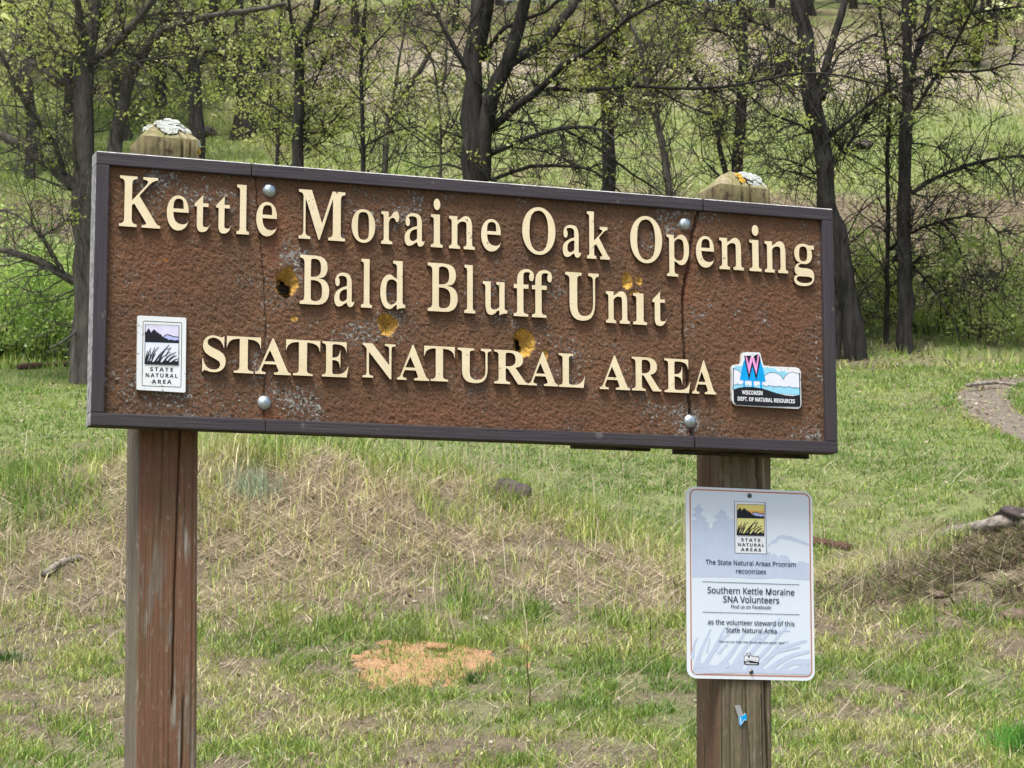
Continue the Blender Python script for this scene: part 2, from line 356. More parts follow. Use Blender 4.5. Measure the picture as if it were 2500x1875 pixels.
def build_tree(name, label, base, stems, limbs, rng, mat=None, twig=260, twigL=(.5, 1.7), sub=4, leaves=.35, leafsize=.05, per=13, rad=.075, group=None, droop=0.02, twr=.010, cols=YG, leafz=None, sides=9, cat='tree'):
    """stems / limbs: lists of (points (k,3), radii (k,)) in world coordinates"""
    root = empty(name, base); Vs, Qs, o = [], [], 0
    S = []
    for P, R in stems+limbs:
        Q, r = smooth_line(P, R, .28); L = len(Q)
        Q = Q+rng.normal(0, 1, Q.shape)*(r*.10)[:, None]; r = r*rng.uniform(.93, 1.07, L)
        S.append((Q, r))
        sd_ = sides if r.max() > .05 else 6
        V, q = tubes(Q[None], r[None], sd_)
        rr_ = np.repeat(r, sd_)[:, None]
        V = V+rng.normal(0, 1, V.shape)*rr_*.045
        Vs.append(V); Qs.append(q+o); o += len(V)
    V = np.concatenate(Vs)-base
    link('trunk', mesh_np('trunk', V, np.concatenate(Qs), [mat or M_BARK], True), root)
    # twigs
    ns = len(stems)
    wts = np.concatenate([np.full(len(Q), (.5 if i < ns else 1.0))*np.where(r > .14, .15, 1.0) for i, (Q, r) in enumerate(S)])
    pts = np.concatenate([Q for Q, r in S]); tn = np.concatenate([np.gradient(Q, axis=0) for Q, r in S]); tn /= np.linalg.norm(tn, axis=1, keepdims=True)+1e-9
    rad_ = np.concatenate([r for Q, r in S])
    wts = wts*(pts[:, 2]-base[2] > .7); wts /= wts.sum()
    i = rng.choice(len(pts), twig, p=wts)
    Lg = rng.uniform(*twigL, twig)*np.clip(rad_[i]/.05, .6, 1.3)
    P1, R1 = shoots(pts[i], tn[i], np.minimum(rad_[i]*.55, twr*rng.uniform(.7, 1.5, twig)), Lg, 7, rng, .85, .12, .22, droop)
    V1, Q1 = tubes(P1, R1, 3)
    j = rng.integers(1, 6, twig*sub); ii = np.repeat(np.arange(twig), sub)
    t1 = P1[ii, j+1 if False else np.minimum(j+1, 6)]-P1[ii, j]; t1 /= np.linalg.norm(t1, axis=1, keepdims=True)+1e-9
    P2, R2 = shoots(P1[ii, j], t1, np.full(len(ii), twr*.6), rng.uniform(.18, .75, len(ii))*np.repeat(Lg, sub)**.5, 3, rng, .8, .10, .3, droop)
    V2, Q2 = tubes(P2, R2, 3)
    Vt = np.concatenate([V1, V2])-base
    link('twigs', mesh_np('twigs', Vt, np.concatenate([Q1, Q2+len(V1)]), [mat or M_BARK], False), root)['kind'] = 'stuff'
    # leaves
    if leaves > 0:
        E = np.concatenate([P2[:, 2], P2[:, 1], P1[:, 6]]); E = E[rng.random(len(E)) < leaves]
        if leafz is not None: E = E[rng.random(len(E)) < leafz(E)]
        if len(E):
            V, Fq, C = leaf_quads(E, leafsize, rng, cols, per, rad)
            link('crown', mesh_np('crown', V-base, Fq, [M_LEAF], False, C), root)['kind'] = 'stuff'
    tag(root, label, cat, group); return root

def trace(pts, D, w0, w1, dd=0.0, kk=1.0):
    """image polyline -> branch with real radii; depth drifts by dd metres along it"""
    n = len(pts); t = np.linspace(0, 1, n); P = np.array([at(a*kk, b*kk, D+dd*s) for (a, b), s in zip(pts, t)])
    return P, np.array([(w0+(w1-w0)*s)*.5*(D+dd*s)/F for s in t])
def up_on(br, rng, L=4.0):
    """carry a stem that leaves the frame on upwards"""
    P, R = br; d = P[-1]-P[-2]; d /= np.linalg.norm(d); Q = [p for p in P]; r = list(R)
    for k in range(4):
        d = d+rng.normal(0, .12, 3); d[2] += .12; d /= np.linalg.norm(d)
        Q.append(Q[-1]+d*L/4); r.append(r[-1]*.72)
    return np.array(Q), np.array(r)
def ground_base(px, D):
    p = at(px, 900, D); return np.array([p[0], D, float(H(p[0], D))])
def T(name, label, D, trunk, stems=(), limbs=(), seed=1, extend=True, **kw):
    """trunk: (pts, w0, w1); the trunk is carried down to the ground"""
    rng = np.random.default_rng(seed)
    P, R = trace(trunk[0], D, trunk[1], trunk[2])
    b = np.array([P[0, 0], D, float(H(P[0, 0], D))])
    st = []
    if P[0, 2] > b[2]+.05:
        P = np.concatenate([[b-[0, 0, .15]], P]); R = np.concatenate([[R[0]*1.25], R])
    elif P[0, 2] < b[2]-.6: b[2] = P[0, 2]
    R[0] *= 1.15
    st.append(up_on((P, R), rng) if extend and trunk[0][-1][1] < 8 else (P, R))
    for s in stems:
        br = trace(s[0], D, s[1], s[2], s[3] if len(s) > 3 else rng.uniform(-.5, .5))
        st.append(up_on(br, rng) if s[0][-1][1] < 8 else br)
    lb = []
    for s in limbs:
        br = trace(s[0], D, s[1], s[2], s[3] if len(s) > 3 else rng.uniform(-1.2, 1.2))
        lb.append(up_on(br, rng, 1.5) if s[0][-1][1] < 5 else br)
    return build_tree(name, label, b, st, lb, rng, **kw)

high = lambda E: np.clip((E[:, 2]-8.3)/2.0, .05, 1)
TREE = 'oaks and maples along the wood edge'
T('oak_tree', 'grey lichened multi-stemmed tree at the far left with low sweeping limbs', 29.5,
  ([(207, 860), (208, 700), (203, 525), (202, 411), (206, 316), (202, 221), (206, 142)], 62, 46),
  stems=[([(206, 150), (195, 80), (188, 0)], 24, 16), ([(213, 150), (226, 60), (230, 0)], 34, 28),
         ([(270, 420), (285, 316), (300, 253), (316, 190), (348, 136), (380, 82), (427, 63), (506, 41), (617, 25), (696, 10)], 42, 11, 1.0)],
  limbs=[([(209, 304), (190, 253), (165, 215), (155, 142), (133, 73), (117, 32)], 16, 9), ([(152, 206), (111, 174), (79, 152), (25, 117)], 11, 6),
         ([(152, 411), (133, 348), (95, 300), (63, 253), (32, 196), (0, 120), (-60, 60)], 16, 10), ([(195, 470), (152, 427), (95, 389), (32, 345), (0, 326), (-120, 300)], 28, 18),
         ([(218, 155), (253, 133), (300, 85), (348, 35), (373, 0)], 24, 16), ([(310, 278), (358, 288), (446, 288)], 6, 3), ([(230, 228), (285, 222), (300, 205)], 7, 4),
         ([(208, 698), (163, 677), (108, 644), (72, 630), (0, 608), (-60, 600)], 24, 13), ([(147, 650), (101, 580), (72, 547), (29, 518), (0, 513), (-60, 520)], 8, 5),
         ([(101, 577), (163, 540), (188, 500)], 6, 4), ([(348, 40), (420, 30), (470, 30)], 7, 4), ([(335, 150), (400, 140), (445, 134)], 6, 4), ([(300, 100), (330, 120), (330, 200), (350, 240)], 7, 4),
         ([(196, 800), (160, 830), (120, 850)], 8, 4)],
  seed=3, mat=M_PALE, twig=520, leaves=.08, leafz=lambda E: np.clip((E[:, 2]-6.6)/3, .1, 1), group=TREE)
T('forked_tree', 'dark forked tree behind and right of the lichened post top on the left', 47,
  ([(478, 285), (472, 190), (468, 142), (456, 95), (443, 47), (436, 0)], 38, 14),
  stems=[([(470, 150), (494, 79), (513, 38), (520, 0)], 18, 9)], limbs=[([(468, 240), (443, 190), (411, 158), (364, 149)], 12, 6), ([(484, 158), (506, 123), (576, 123)], 10, 6)], seed=4, twig=150, leaves=.15, leafsize=.07, group=TREE)
T('dark_oak_tree', 'black-barked stout oak in the wood left of the thin paired stems', 50,
  ([(598, 262), (601, 190), (589, 142), (585, 80), (585, 0)], 52, 20), limbs=[([(595, 215), (570, 185), (551, 165), (520, 150)], 14, 6), ([(605, 215), (625, 180), (640, 140)], 14, 6), ([(590, 120), (640, 110), (680, 95)], 9, 4)], seed=5, twig=170, leaves=.16, leafsize=.07, group=TREE)
T('slim_tree', 'slim dark stem left of the thicker leafy maple trunk', 37, ([(676, 400), (677, 342), (680, 190), (684, 63), (690, 0)], 11, 8), seed=6, twig=120, leaves=.20, leafz=lambda E: np.clip((E[:, 2]-8)/3, .3, 1), group=TREE, limbs=[([(676, 300), (640, 270), (600, 240)], 5, 3), ([(676, 330), (720, 315), (770, 320)], 5, 3)])
T('maple_tree', 'leafy young maple with a forked top above the left bolt of the sign', 35,
  ([(725, 425), (728, 285), (731, 158), (728, 95)], 30, 22), stems=[([(728, 100), (753, 63), (778, 0)], 15, 11), ([(728, 110), (712, 60), (705, 0)], 13, 9)],
  limbs=[([(735, 330), (790, 320), (850, 250), (880, 200)], 6, 3), ([(725, 290), (690, 270), (640, 250)], 6, 3), ([(742, 260), (770, 200), (800, 130)], 6, 3), ([(745, 110), (800, 90), (860, 80)], 7, 4), ([(738, 370), (800, 340), (830, 300)], 5, 3)], seed=7, twig=270, leaves=.24, leafz=lambda E: np.clip((E[:, 2]-6.3)/2.5, .3, 1), group=TREE)
T('pole_tree', 'straight pole-like stem standing alone above the letters of the first word', 34, ([(885, 430), (885, 285), (881, 158), (892, 0)], 12, 8), limbs=[([(884, 150), (910, 110), (960, 60), (1000, 0)], 5, 3), ([(884, 360), (950, 325), (1010, 310), (1060, 315)], 6, 3), ([(886, 250), (850, 210), (830, 180)], 4, 2)], seed=8, twig=120, leaves=.09, leafz=high, group=TREE)
T('leaning_tree', 'pale slender tree leaning right towards the big central trunk', 38, ([(940, 430), (949, 285), (975, 240), (1022, 177), (1070, 92), (1101, 41), (1115, 0)], 17, 10), stems=[([(949, 290), (965, 210), (975, 142), (987, 79), (994, 0)], 9, 6)],
  limbs=[([(975, 240), (1010, 205), (1060, 200), (1090, 240)], 6, 3), ([(955, 285), (1010, 330), (1075, 380)], 6, 3), ([(950, 300), (920, 340), (900, 390)], 4, 3)], seed=9, mat=M_PALE, twig=190, leaves=.10, leafz=high, group=TREE)
T('wand_tree', 'thin grey wand-like tree just left of the big central trunk', 33, ([(1076, 440), (1076, 316), (1066, 206), (1054, 142), (1006, 63), (985, 0)], 8, 5), stems=[([(1076, 230), (1088, 180), (1090, 110), (1092, 30), (1092, 0)], 8, 5)], limbs=[([(1078, 340), (1110, 300), (1125, 260)], 5, 3), ([(1074, 345), (1030, 310), (1000, 300)], 5, 3)], seed=10, mat=M_PALE, twig=120, leaves=.12, leafz=high, group=TREE)
T('oak_tree', 'big dark multi-limbed oak rising behind the middle of the sign', 31.5,
  ([(1152, 480), (1152, 434), (1153, 316), (1155, 221), (1158, 127), (1162, 63), (1166, 0)], 60, 38),
  stems=[([(1172, 130), (1185, 60), (1196, 0)], 32, 24), ([(1175, 440), (1182, 316), (1198, 237), (1234, 158), (1263, 79), (1285, 0)], 46, 30, -.4), ([(1247, 152), (1301, 117), (1342, 89), (1380, 38), (1405, 0)], 30, 22, .6)],
  limbs=[([(1135, 165), (1104, 104), (1076, 54), (1051, 0)], 15, 10), ([(1180, 149), (1196, 111), (1228, 70), (1269, 51), (1348, 22), (1365, 0)], 13, 8),
         ([(1190, 320), (1269, 256), (1323, 212), (1370, 161), (1427, 130), (1475, 95), (1538, 41), (1617, 0)], 21, 9, -1.5), ([(1323, 216), (1380, 218), (1475, 218), (1538, 209), (1641, 216), (1763, 212), (1885, 191), (1946, 179), (2048, 183), (2170, 216), (2251, 244)], 12, 4, -2.5),
         ([(1190, 380), (1269, 345), (1370, 313), (1459, 313), (1500, 340)], 15, 5, -1.5), ([(1375, 315), (1459, 361), (1538, 421), (1617, 472), (1660, 520)], 8, 4, -.6), ([(1200, 440), (1285, 408), (1380, 405), (1443, 415), (1506, 459), (1530, 500)], 11, 4, -1.2),
         ([(1250, 360), (1316, 367), (1380, 388), (1440, 420)], 6, 3, -1), ([(1150, 345), (1095, 323), (1019, 291)], 7, 3), ([(1150, 395), (1063, 348), (1000, 304)], 8, 3), ([(1148, 420), (1100, 400), (1040, 410), (980, 390)], 7, 3), ([(1205, 320), (1260, 300), (1289, 298)], 6, 3), ([(1240, 230), (1290, 280), (1330, 350), (1370, 390)], 6, 3, -1), ([(1193, 150), (1230, 180), (1250, 230), (1270, 255)], 5, 3),
         ([(1487, 222), (1530, 250), (1570, 280)], 6, 3), ([(1600, 218), (1700, 270), (1780, 300), (1830, 350)], 5, 3), ([(1700, 216), (1790, 250), (1850, 320), (1880, 400)], 4, 2), ([(1880, 192), (1960, 230), (2010, 300)], 4, 2)],
  seed=12, twig=700, twigL=(.45, 1.5), leaves=.06, leafz=high, group=TREE)
T('maple_tree', 'spotted grey trunk right of the big central oak, under a bright leaf clump', 41, ([(1488, 470), (1484, 316), (1478, 221), (1472, 142), (1462, 80), (1455, 0)], 36, 18), stems=[([(1486, 230), (1500, 190), (1503, 127), (1506, 63), (1503, 0)], 17, 12)],
  limbs=[([(1475, 210), (1440, 170), (1420, 120)], 8, 4), ([(1500, 150), (1560, 120), (1620, 110), (1680, 120)], 8, 4), ([(1490, 300), (1520, 270), (1520, 200)], 6, 3), ([(1470, 130), (1400, 110), (1340, 105)], 8, 4)], seed=13, twig=260, leaves=.34, per=14, cols=[(.38, .42, .09), (.44, .46, .13), (.33, .39, .08)], leafsize=.06, leafz=lambda E: np.clip((E[:, 2]-11.2)/1.2, .04, 1), group=TREE)
T('leaning_tree', 'grey tree leaning left between the central oak and the right post top', 37, ([(1640, 505), (1633, 472), (1623, 380), (1604, 301), (1589, 237), (1570, 158), (1557, 89), (1520, 40), (1490, 0)], 22, 9), limbs=[([(1590, 240), (1620, 180), (1640, 120), (1680, 60)], 7, 4), ([(1604, 300), (1570, 260), (1540, 250)], 5, 3)], seed=14, mat=M_PALE, twig=260, leaves=.09, leafz=high, group=TREE)
T('twin_tree', 'dark twin-stemmed tree standing right behind the right post top', 39, ([(1795, 470), (1799, 419), (1808, 285), (1816, 163), (1812, 61), (1807, 0)], 32, 20), stems=[([(1776, 450), (1771, 423), (1750, 325), (1734, 264), (1714, 212), (1657, 142)], 17, 8)],
  limbs=[([(1820, 200), (1870, 150), (1900, 90)], 7, 4), ([(1810, 240), (1760, 270), (1740, 330)], 6, 3), ([(1814, 120), (1770, 80), (1700, 70), (1640, 90)], 8, 4), ([(1752, 330), (1770, 290), (1766, 270)], 5, 3), ([(1812, 70), (1760, 40), (1690, 30), (1620, 45)], 7, 3)], seed=15, twig=300, leaves=.10, leafz=high, group=TREE)
T('oak_tree', 'thick leaning dark oak beside the right edge of the big sign', 32.5,
  ([(2092, 900), (2081, 774), (2060, 669), (2039, 542), (2023, 529), (2015, 407), (1995, 305), (1978, 212), (1966, 122), (1954, 0)], 52, 42),
  stems=[([(2007, 240), (2007, 200), (2015, 163), (2039, 81), (2060, 12), (2064, 0)], 24, 17), ([(2040, 900), (2048, 780), (2046, 700), (2040, 600), (2030, 540)], 26, 16, .3)],
  limbs=[([(2023, 330), (2088, 281), (2166, 220), (2210, 200)], 11, 6), ([(2031, 403), (2068, 358), (2121, 281), (2162, 232)], 11, 6), ([(2015, 230), (2031, 160), (2068, 115), (2140, 85)], 8, 4), ([(1982, 325), (1938, 297), (1885, 281), (1824, 228), (1790, 190)], 8, 3), ([(1991, 423), (1946, 395), (1885, 387)], 7, 3), ([(2000, 440), (1930, 420), (1870, 400)], 6, 3),
         ([(1960, 120), (1900, 80), (1830, 50), (1720, 20), (1640, 10)], 8, 4), ([(1960, 180), (1900, 130), (1880, 160)], 6, 3), ([(2050, 600), (2100, 680), (2130, 730)], 5, 3), ([(2075, 755), (2110, 755), (2138, 775)], 4, 2), ([(1975, 200), (1930, 160), (1870, 130), (1800, 110)], 7, 3), ([(2033, 385), (2055, 370), (2060, 350)], 6, 4)],
  seed=16, twig=500, leaves=.05, leafz=high, group=TREE)
T('slim_tree', 'thin dark tree with arching low branches left of the straight right-hand trunk', 33.5, ([(2162, 885), (2164, 780), (2166, 669), (2168, 529), (2166, 366), (2174, 228), (2166, 142), (2153, 61), (2145, 0)], 14, 7),
  limbs=[([(2174, 610), (2216, 572), (2292, 542), (2364, 527), (2406, 532), (2436, 567), (2448, 660)], 8, 4, -.6), ([(2296, 542), (2334, 584), (2360, 660), (2406, 715), (2470, 790)], 6, 3, -.4), ([(2178, 631), (2221, 643), (2280, 707), (2296, 740), (2322, 761), (2339, 825)], 7, 3, -.5), ([(2296, 740), (2300, 800), (2310, 830)], 4, 2), ([(2360, 660), (2355, 700), (2350, 740)], 3, 2), ([(2448, 640), (2430, 700), (2410, 720)], 3, 2)], seed=17, twig=300, leaves=.04, leafz=high, group=TREE)
T('straight_oak', 'straight dark trunk at the right with branches arching to the frame edge', 33, ([(2208, 880), (2210, 669), (2208, 529), (2210, 366), (2218, 228), (2216, 122), (2214, 0)], 40, 24),
  stems=[([(2225, 170), (2247, 106), (2271, 4)], 18, 14)],
  limbs=[([(2231, 277), (2267, 212), (2300, 163), (2332, 106), (2361, 49), (2385, 0)], 10, 7), ([(2223, 199), (2292, 175), (2393, 175), (2475, 155), (2560, 170)], 9, 4), ([(2227, 472), (2271, 439), (2353, 407), (2414, 391), (2500, 380), (2580, 385)], 13, 8), ([(2440, 390), (2470, 430), (2480, 500)], 5, 3), ([(2235, 100), (2308, 61), (2373, 33), (2500, 16), (2580, 20)], 9, 5), ([(2222, 560), (2300, 470), (2320, 450)], 4, 2), ([(2210, 330), (2160, 330), (2120, 300)], 5, 3), ([(2215, 350), (2290, 360), (2350, 420)], 5, 3)], seed=18, twig=480, leaves=.06, leafz=high, group=TREE)
T('far_tree', 'grey forked trunk on the upper right hillside near the frame edge', 58, ([(2395, 262), (2388, 200), (2381, 150), (2390, 80), (2400, 0)], 24, 12), stems=[([(2384, 170), (2350, 100), (2330, 0)], 10, 6)], seed=19, twig=140, leaves=.3, leafsize=.085, group=TREE)

# far wood on the upper hillside
rng = np.random.default_rng(77)
FAR = [(60, 46), (-40, 50), (150, 52), (300, 50), (380, 54), (90, 58), (530, 56), (420, 72), (-120, 60), (30, 55), (110, 66), (250, 60), (330, 70), (400, 62), (540, 64), (640, 60), (760, 70), (860, 66), (990, 74), (1110, 68), (1220, 78), (1330, 72), (1420, 80), (1560, 70), (1700, 76), (1780, 68), (1900, 78), (2000, 70), (2100, 76), (2250, 66), (2320, 72), (2450, 62), (2490, 70), (2600, 66), (160, 84), (480, 88), (820, 92), (1180, 94), (1500, 92), (1850, 94), (2180, 90), (2420, 88), (20, 78), (200, 74), (700, 80), (1050, 84), (1650, 86), (2060, 84), (2360, 80), (-60, 72)]
farcols = [(.55, .60, .19), (.63, .67, .26), (.45, .52, .15), (.68, .70, .36)]
for q, (px, D) in enumerate(FAR):
    b = ground_base(px, D); h = rng.uniform(9, 13)
    P = [b-[0, 0, .1]]; d = np.array([rng.normal(0, .1), rng.normal(0, .1), 1.0])
    for k in range(6):
        P.append(P[-1]+d*h*.8/6); d = d+rng.normal(0, .12, 3)*[1, 1, .2]; d /= np.linalg.norm(d)
    P = np.array(P); R = np.linspace(rng.uniform(.10, .17), .03, 7)
    lb = []
    for k in range(rng.integers(7, 10)):
        t0 = rng.uniform(.22, .9)*6; i0 = int(t0); o_ = P[i0]+(P[min(i0+1, 6)]-P[i0])*(t0-i0); a_ = rng.uniform(0, 6.28)
        d = np.array([math.cos(a_), math.sin(a_), rng.uniform(.35, 1.0)]); d /= np.linalg.norm(d); L = rng.uniform(1.4, 3.4)
        lb.append((np.array([o_, o_+d*L*.5+rng.normal(0, .15, 3), o_+d*L+rng.normal(0, .3, 3)+[0, 0, .2]]), np.array([.055, .035, .015])))
    low = q % 3 == 0
    build_tree('leafing_tree', 'slender tree in young leaf in the wood high on the hillside', b, [(P, R)], lb, rng, twig=110, twigL=(.7, 1.9), sub=3, leaves=.50, leafsize=.10, per=20, rad=.22, group='leafing trees of the far hillside wood', twr=.013, cols=farcols, sides=7)

wing = []
for q, (px, D) in enumerate([(-300, 44), (-420, 52), (-600, 60), (-260, 64), (-480, 70), (-800, 56), (-900, 72), (-700, 84), (-350, 86), (-1100, 64), (-1300, 80), (-560, 40), (2760, 44), (2860, 54), (3000, 62), (2720, 70), (3150, 56), (3300, 72), (2950, 80), (3500, 66), (2800, 38)]):
    b = ground_base(px, D); before = set(bpy.data.objects); h = rng.uniform(9, 13); P = np.array([b+[rng.normal(0, .12)*k, rng.normal(0, .12)*k, h*.13*k-.1] for k in range(7)]); lb = []
    for k in range(9):
        i0 = rng.integers(1, 7); a_ = rng.uniform(0, 6.28); d = np.array([math.cos(a_), math.sin(a_), rng.uniform(.35, 1.0)]); d /= np.linalg.norm(d); L = rng.uniform(1.4, 3.4)
        lb.append((np.array([P[i0], P[i0]+d*L*.5, P[i0]+d*L+[0, 0, .2]]), np.array([.055, .035, .015])))
    build_tree('wood', 'wood', b, [(P, np.linspace(.15, .03, 7))], lb, rng, twig=60, twigL=(.8, 2.0), sub=2, leaves=.6, leafsize=.2, per=12, rad=.3, cols=farcols, sides=6)
    wing += [o for o in bpy.data.objects if o not in before]
Vw, Fw3, Fw4, Cw, M3, M4, o_ = [], [], [], [], [], [], 0
for o in [w for w in wing if w.type == 'MESH']:
    me = o.data; n = len(me.vertices); V = np.empty(n*3, np.float32); me.vertices.foreach_get('co', V); V = V.reshape(n, 3)+np.array(o.parent.location)
    li = np.empty(len(me.loops), np.int32); me.loops.foreach_get('vertex_index', li); k = 3 if len(li) == 3*len(me.polygons) else 4; leafm = 'tint' in me.color_attributes
    C = np.ones((n, 4), np.float32)
    if leafm:
        cb = np.empty(n*4, np.float32); me.color_attributes['tint'].data.foreach_get('color', cb); C = cb.reshape(n, 4)
    (Fw3 if k == 3 else Fw4).append(li.reshape(-1, k)+o_); (M3 if k == 3 else M4).append(np.full(len(me.polygons), 1 if leafm else 0)); Vw.append(V); Cw.append(C[:, :3]); o_ += n
for o in wing: bpy.data.objects.remove(o)
tag(link('woodland', mesh_np('woodland', np.concatenate(Vw), [np.concatenate(Fw4), np.concatenate(Fw3)], [M_BARK, M_LEAF], False, np.concatenate(Cw), np.concatenate(M4+M3))), 'leafing woodland continuing along the hillside beyond both frame edges', 'woodland', kind='stuff')

# understorey shrubs
M_SH = M_LEAF
def shrub(px, py, D, hgt, wid, label, seed, cols, n=10, leaves=1.0, dens=5, name='leafy_shrub', group='shrubs at the foot of the trees', size=.05):
    rng = np.random.default_rng(seed); p = at(px, py, D); b = np.array([p[0], D, float(H(p[0], D))]); st = []
    for k in range(n):
        a_ = rng.uniform(0, 6.28); r_ = rng.uniform(0, wid*.5); o_ = b+[math.cos(a_)*r_*.5, math.sin(a_)*r_*.5, -.05]; o_[2] = float(H(o_[0], o_[1]))-.05
        hh = hgt*rng.uniform(.6, 1.05); e = o_+[math.cos(a_)*r_*.6+rng.normal(0, .1), math.sin(a_)*r_*.6, hh]
        m_ = (o_+e)/2+rng.normal(0, .06, 3); st.append((np.array([o_, m_, e]), np.array([.008, .006, .003])))
    root = empty(name, b); S = [smooth_line(P, R, .1) for P, R in st]
    Vs, Qs, o = [], [], 0
    for Q, r in S:
        V, q = tubes(Q[None], r[None], 4); Vs.append(V); Qs.append(q+o); o += len(V)
    pts = np.concatenate([Q[1:] for Q, r in S]); tn = np.concatenate([np.gradient(Q, axis=0)[1:] for Q, r in S]); tn /= np.linalg.norm(tn, axis=1, keepdims=True)
    m = n*dens*2; i = rng.integers(0, len(pts), m)
    P1, R1 = shoots(pts[i], tn[i], np.full(m, .0032), rng.uniform(.12, .45, m), 4, rng, .8, .2, .2)
    V, q = tubes(P1, R1, 3); Vs.append(V); Qs.append(q+o)
    link('stems', mesh_np('stems', np.concatenate(Vs)-b, np.concatenate(Qs), [M_BARK], False), root)['kind'] = 'stuff'
    E = np.concatenate([P1[:, 3], P1[:, 2]]); E = E[rng.random(len(E)) < leaves]
    V, Fq, C = leaf_quads(E, size, rng, cols, 15, .11)
    link('foliage', mesh_np('foliage', V-b, Fq, [M_SH], False, C), root)['kind'] = 'stuff'
    tag(root, label, 'shrub', group)
GC = [(.36, .52, .13), (.47, .60, .17), (.28, .43, .10)]; GL = [(.50, .60, .17), (.40, .52, .13), (.58, .62, .25)]
SHR = 'shrubs at the foot of the trees'
for q, (px, D, h, w, lab) in enumerate([(-40, 32.6, 1.5, 1.6, 'bright green shrub cut off by the left frame edge below the broken limb'), (45, 33, 1.6, 1.6, 'bright green shrub under the broken limb at the far left'), (110, 32.6, 1.5, 1.4, 'bright green shrub in the middle of the thicket at the far left'), (170, 33.4, 1.5, 1.3, 'bright green shrub beside the foot of the far left tree'), (70, 34.5, 1.9, 1.8, 'tall green shrub at the back of the thicket at the far left')]):
    shrub(px, 800, D, h, w, lab, 100+q, GC, n=11, dens=6, size=.05, leaves=.8)
for q, (px, D, h, w, lab) in enumerate([(2110, 34.0, 1.6, 1.3, 'light green shrub between the thick leaning oak and the thin dark tree'), (2140, 34.8, 1.3, 1.2, 'small light green shrub behind the thin dark tree on the right'), (2250, 34.2, 1.3, 1.3, 'light green shrub right of the straight dark trunk'), (2310, 34.6, 1.5, 1.5, 'light green shrub beneath the arching branches on the right'), (2385, 33.8, 1.6, 1.4, 'tall light green shrub below the arch near the right frame edge'), (2450, 34.6, 1.4, 1.4, 'light green shrub second from the right frame edge'), (2510, 33.8, 1.5, 1.4, 'light green shrub cut off by the right frame edge'), (2190, 35, 1.1, 1.2, 'low light green shrub behind the pair of right-hand trunks')]):
    shrub(px, 800, D, h, w, lab, 120+q, GL, n=7, dens=5, leaves=.8, size=.055)

# ------------------------------------------------------------------ the big routed sign (local frame: x along the sign, y away from the viewer, z up, origin = top left front corner)
SO = EYE + np.array([-0.932, 5.0, 1.198])
SU = np.array([math.cos(YAW), math.sin(YAW), 0]); SV = np.array([-math.sin(YAW), math.cos(YAW), 0])
def s2(px, py, y=0.0):
    d = ray(px, py); o = SO-EYE+SV*y; t = (o@SV)/(d@SV); Xp = d*t-(SO-EYE)
    return np.array([Xp@SU, Xp[2]])
_bw = SO+SU*.92+SV*.14; BZ = float(H(_bw[0], _bw[1]))
OFF = np.array([.92, .14, BZ-SO[2]])             # base point in sign coordinates
SIGN = empty('trail_sign', (_bw[0], _bw[1], BZ), YAW)
tag(SIGN, 'weathered brown routed wooden sign with raised cream letters on two timber posts', 'sign')
def loc(P): return np.asarray(P, float)-OFF

# materials
g = G('sandblasted_paint'); v = g.co()
m1 = g.noise(v, 3.2, 5, .6); m2 = g.noise(v, 12, 5, .6); fine = g.noise(g.co((1, 1, .75), (0, .5, 0)), 260, 3, .65); fine2 = g.noise(v, 480, 2, .5)
c = g.mix(g.ramp(m1, [(.35, 0.0), (.65, 1.0)]), (.150, .085, .048), (.215, .114, .062))
c = g.mix(g.math('MULTIPLY', g.ramp(m2, [(.45, 0.0), (.75, 1.0)]), .6), c, (.085, .060, .041))
c = g.mix(g.math('MULTIPLY', g.ramp(fine, [(.52, 0.0), (.70, 1.0)]), .45), c, (.27, .150, .088))
c = g.mix(g.math('MULTIPLY', g.ramp(fine, [(.28, 1.0), (.44, 0.0)]), .65), c, (.030, .017, .010))
msk = g.attr('tint').outputs['Color']; sp_ = g.n('SeparateColor', {'Color': msk})
red = g.mix(.45, c, (.24, .092, .050)); c = g.mix(sp_.outputs[2], c, red)
# pale lichen crusts, thickest where the mask is
l1 = g.noise(v, 120, 5, .78, .6); l2 = g.noise(v, 6.5, 4, .6); lf = g.math('ADD', l1, g.math('MULTIPLY', g.math('SUBTRACT', l2, .5), .55)); lf = g.math('ADD', lf, g.math('MULTIPLY', sp_.outputs[1], .085))
lm = g.ramp(lf, [(.606, 0.0), (.640, 1.0)])
lc = g.mix(g.ramp(fine2, [(.3, 0.0), (.7, 1.0)]), (.20, .19, .165), (.56, .55, .50)); c = g.mix(lm, c, lc)
o1 = g.noise(g.co((1, 1, 1), (0, 0, 0), (3.1, 1, 2)), 30, 3, .6); c = g.mix(g.ramp(o1, [(.745, 0.0), (.77, 1.0)]), c, (.42, .17, .02))
wood = g.mix(g.noise(g.co((1, 1, 1)), 160, 4, .7), (.52, .27, .035), (.86, .56, .15)); c = g.mix(sp_.outputs[0], c, wood)
h = g.math('ADD', fine, g.math('MULTIPLY', lm, .5))
g.bs(Base_Color=c, Roughness=.9, Normal=g.bump(h, 1.0, .006)); g.b.inputs['Specular IOR Level'].default_value = .2
M_PANEL = g.m
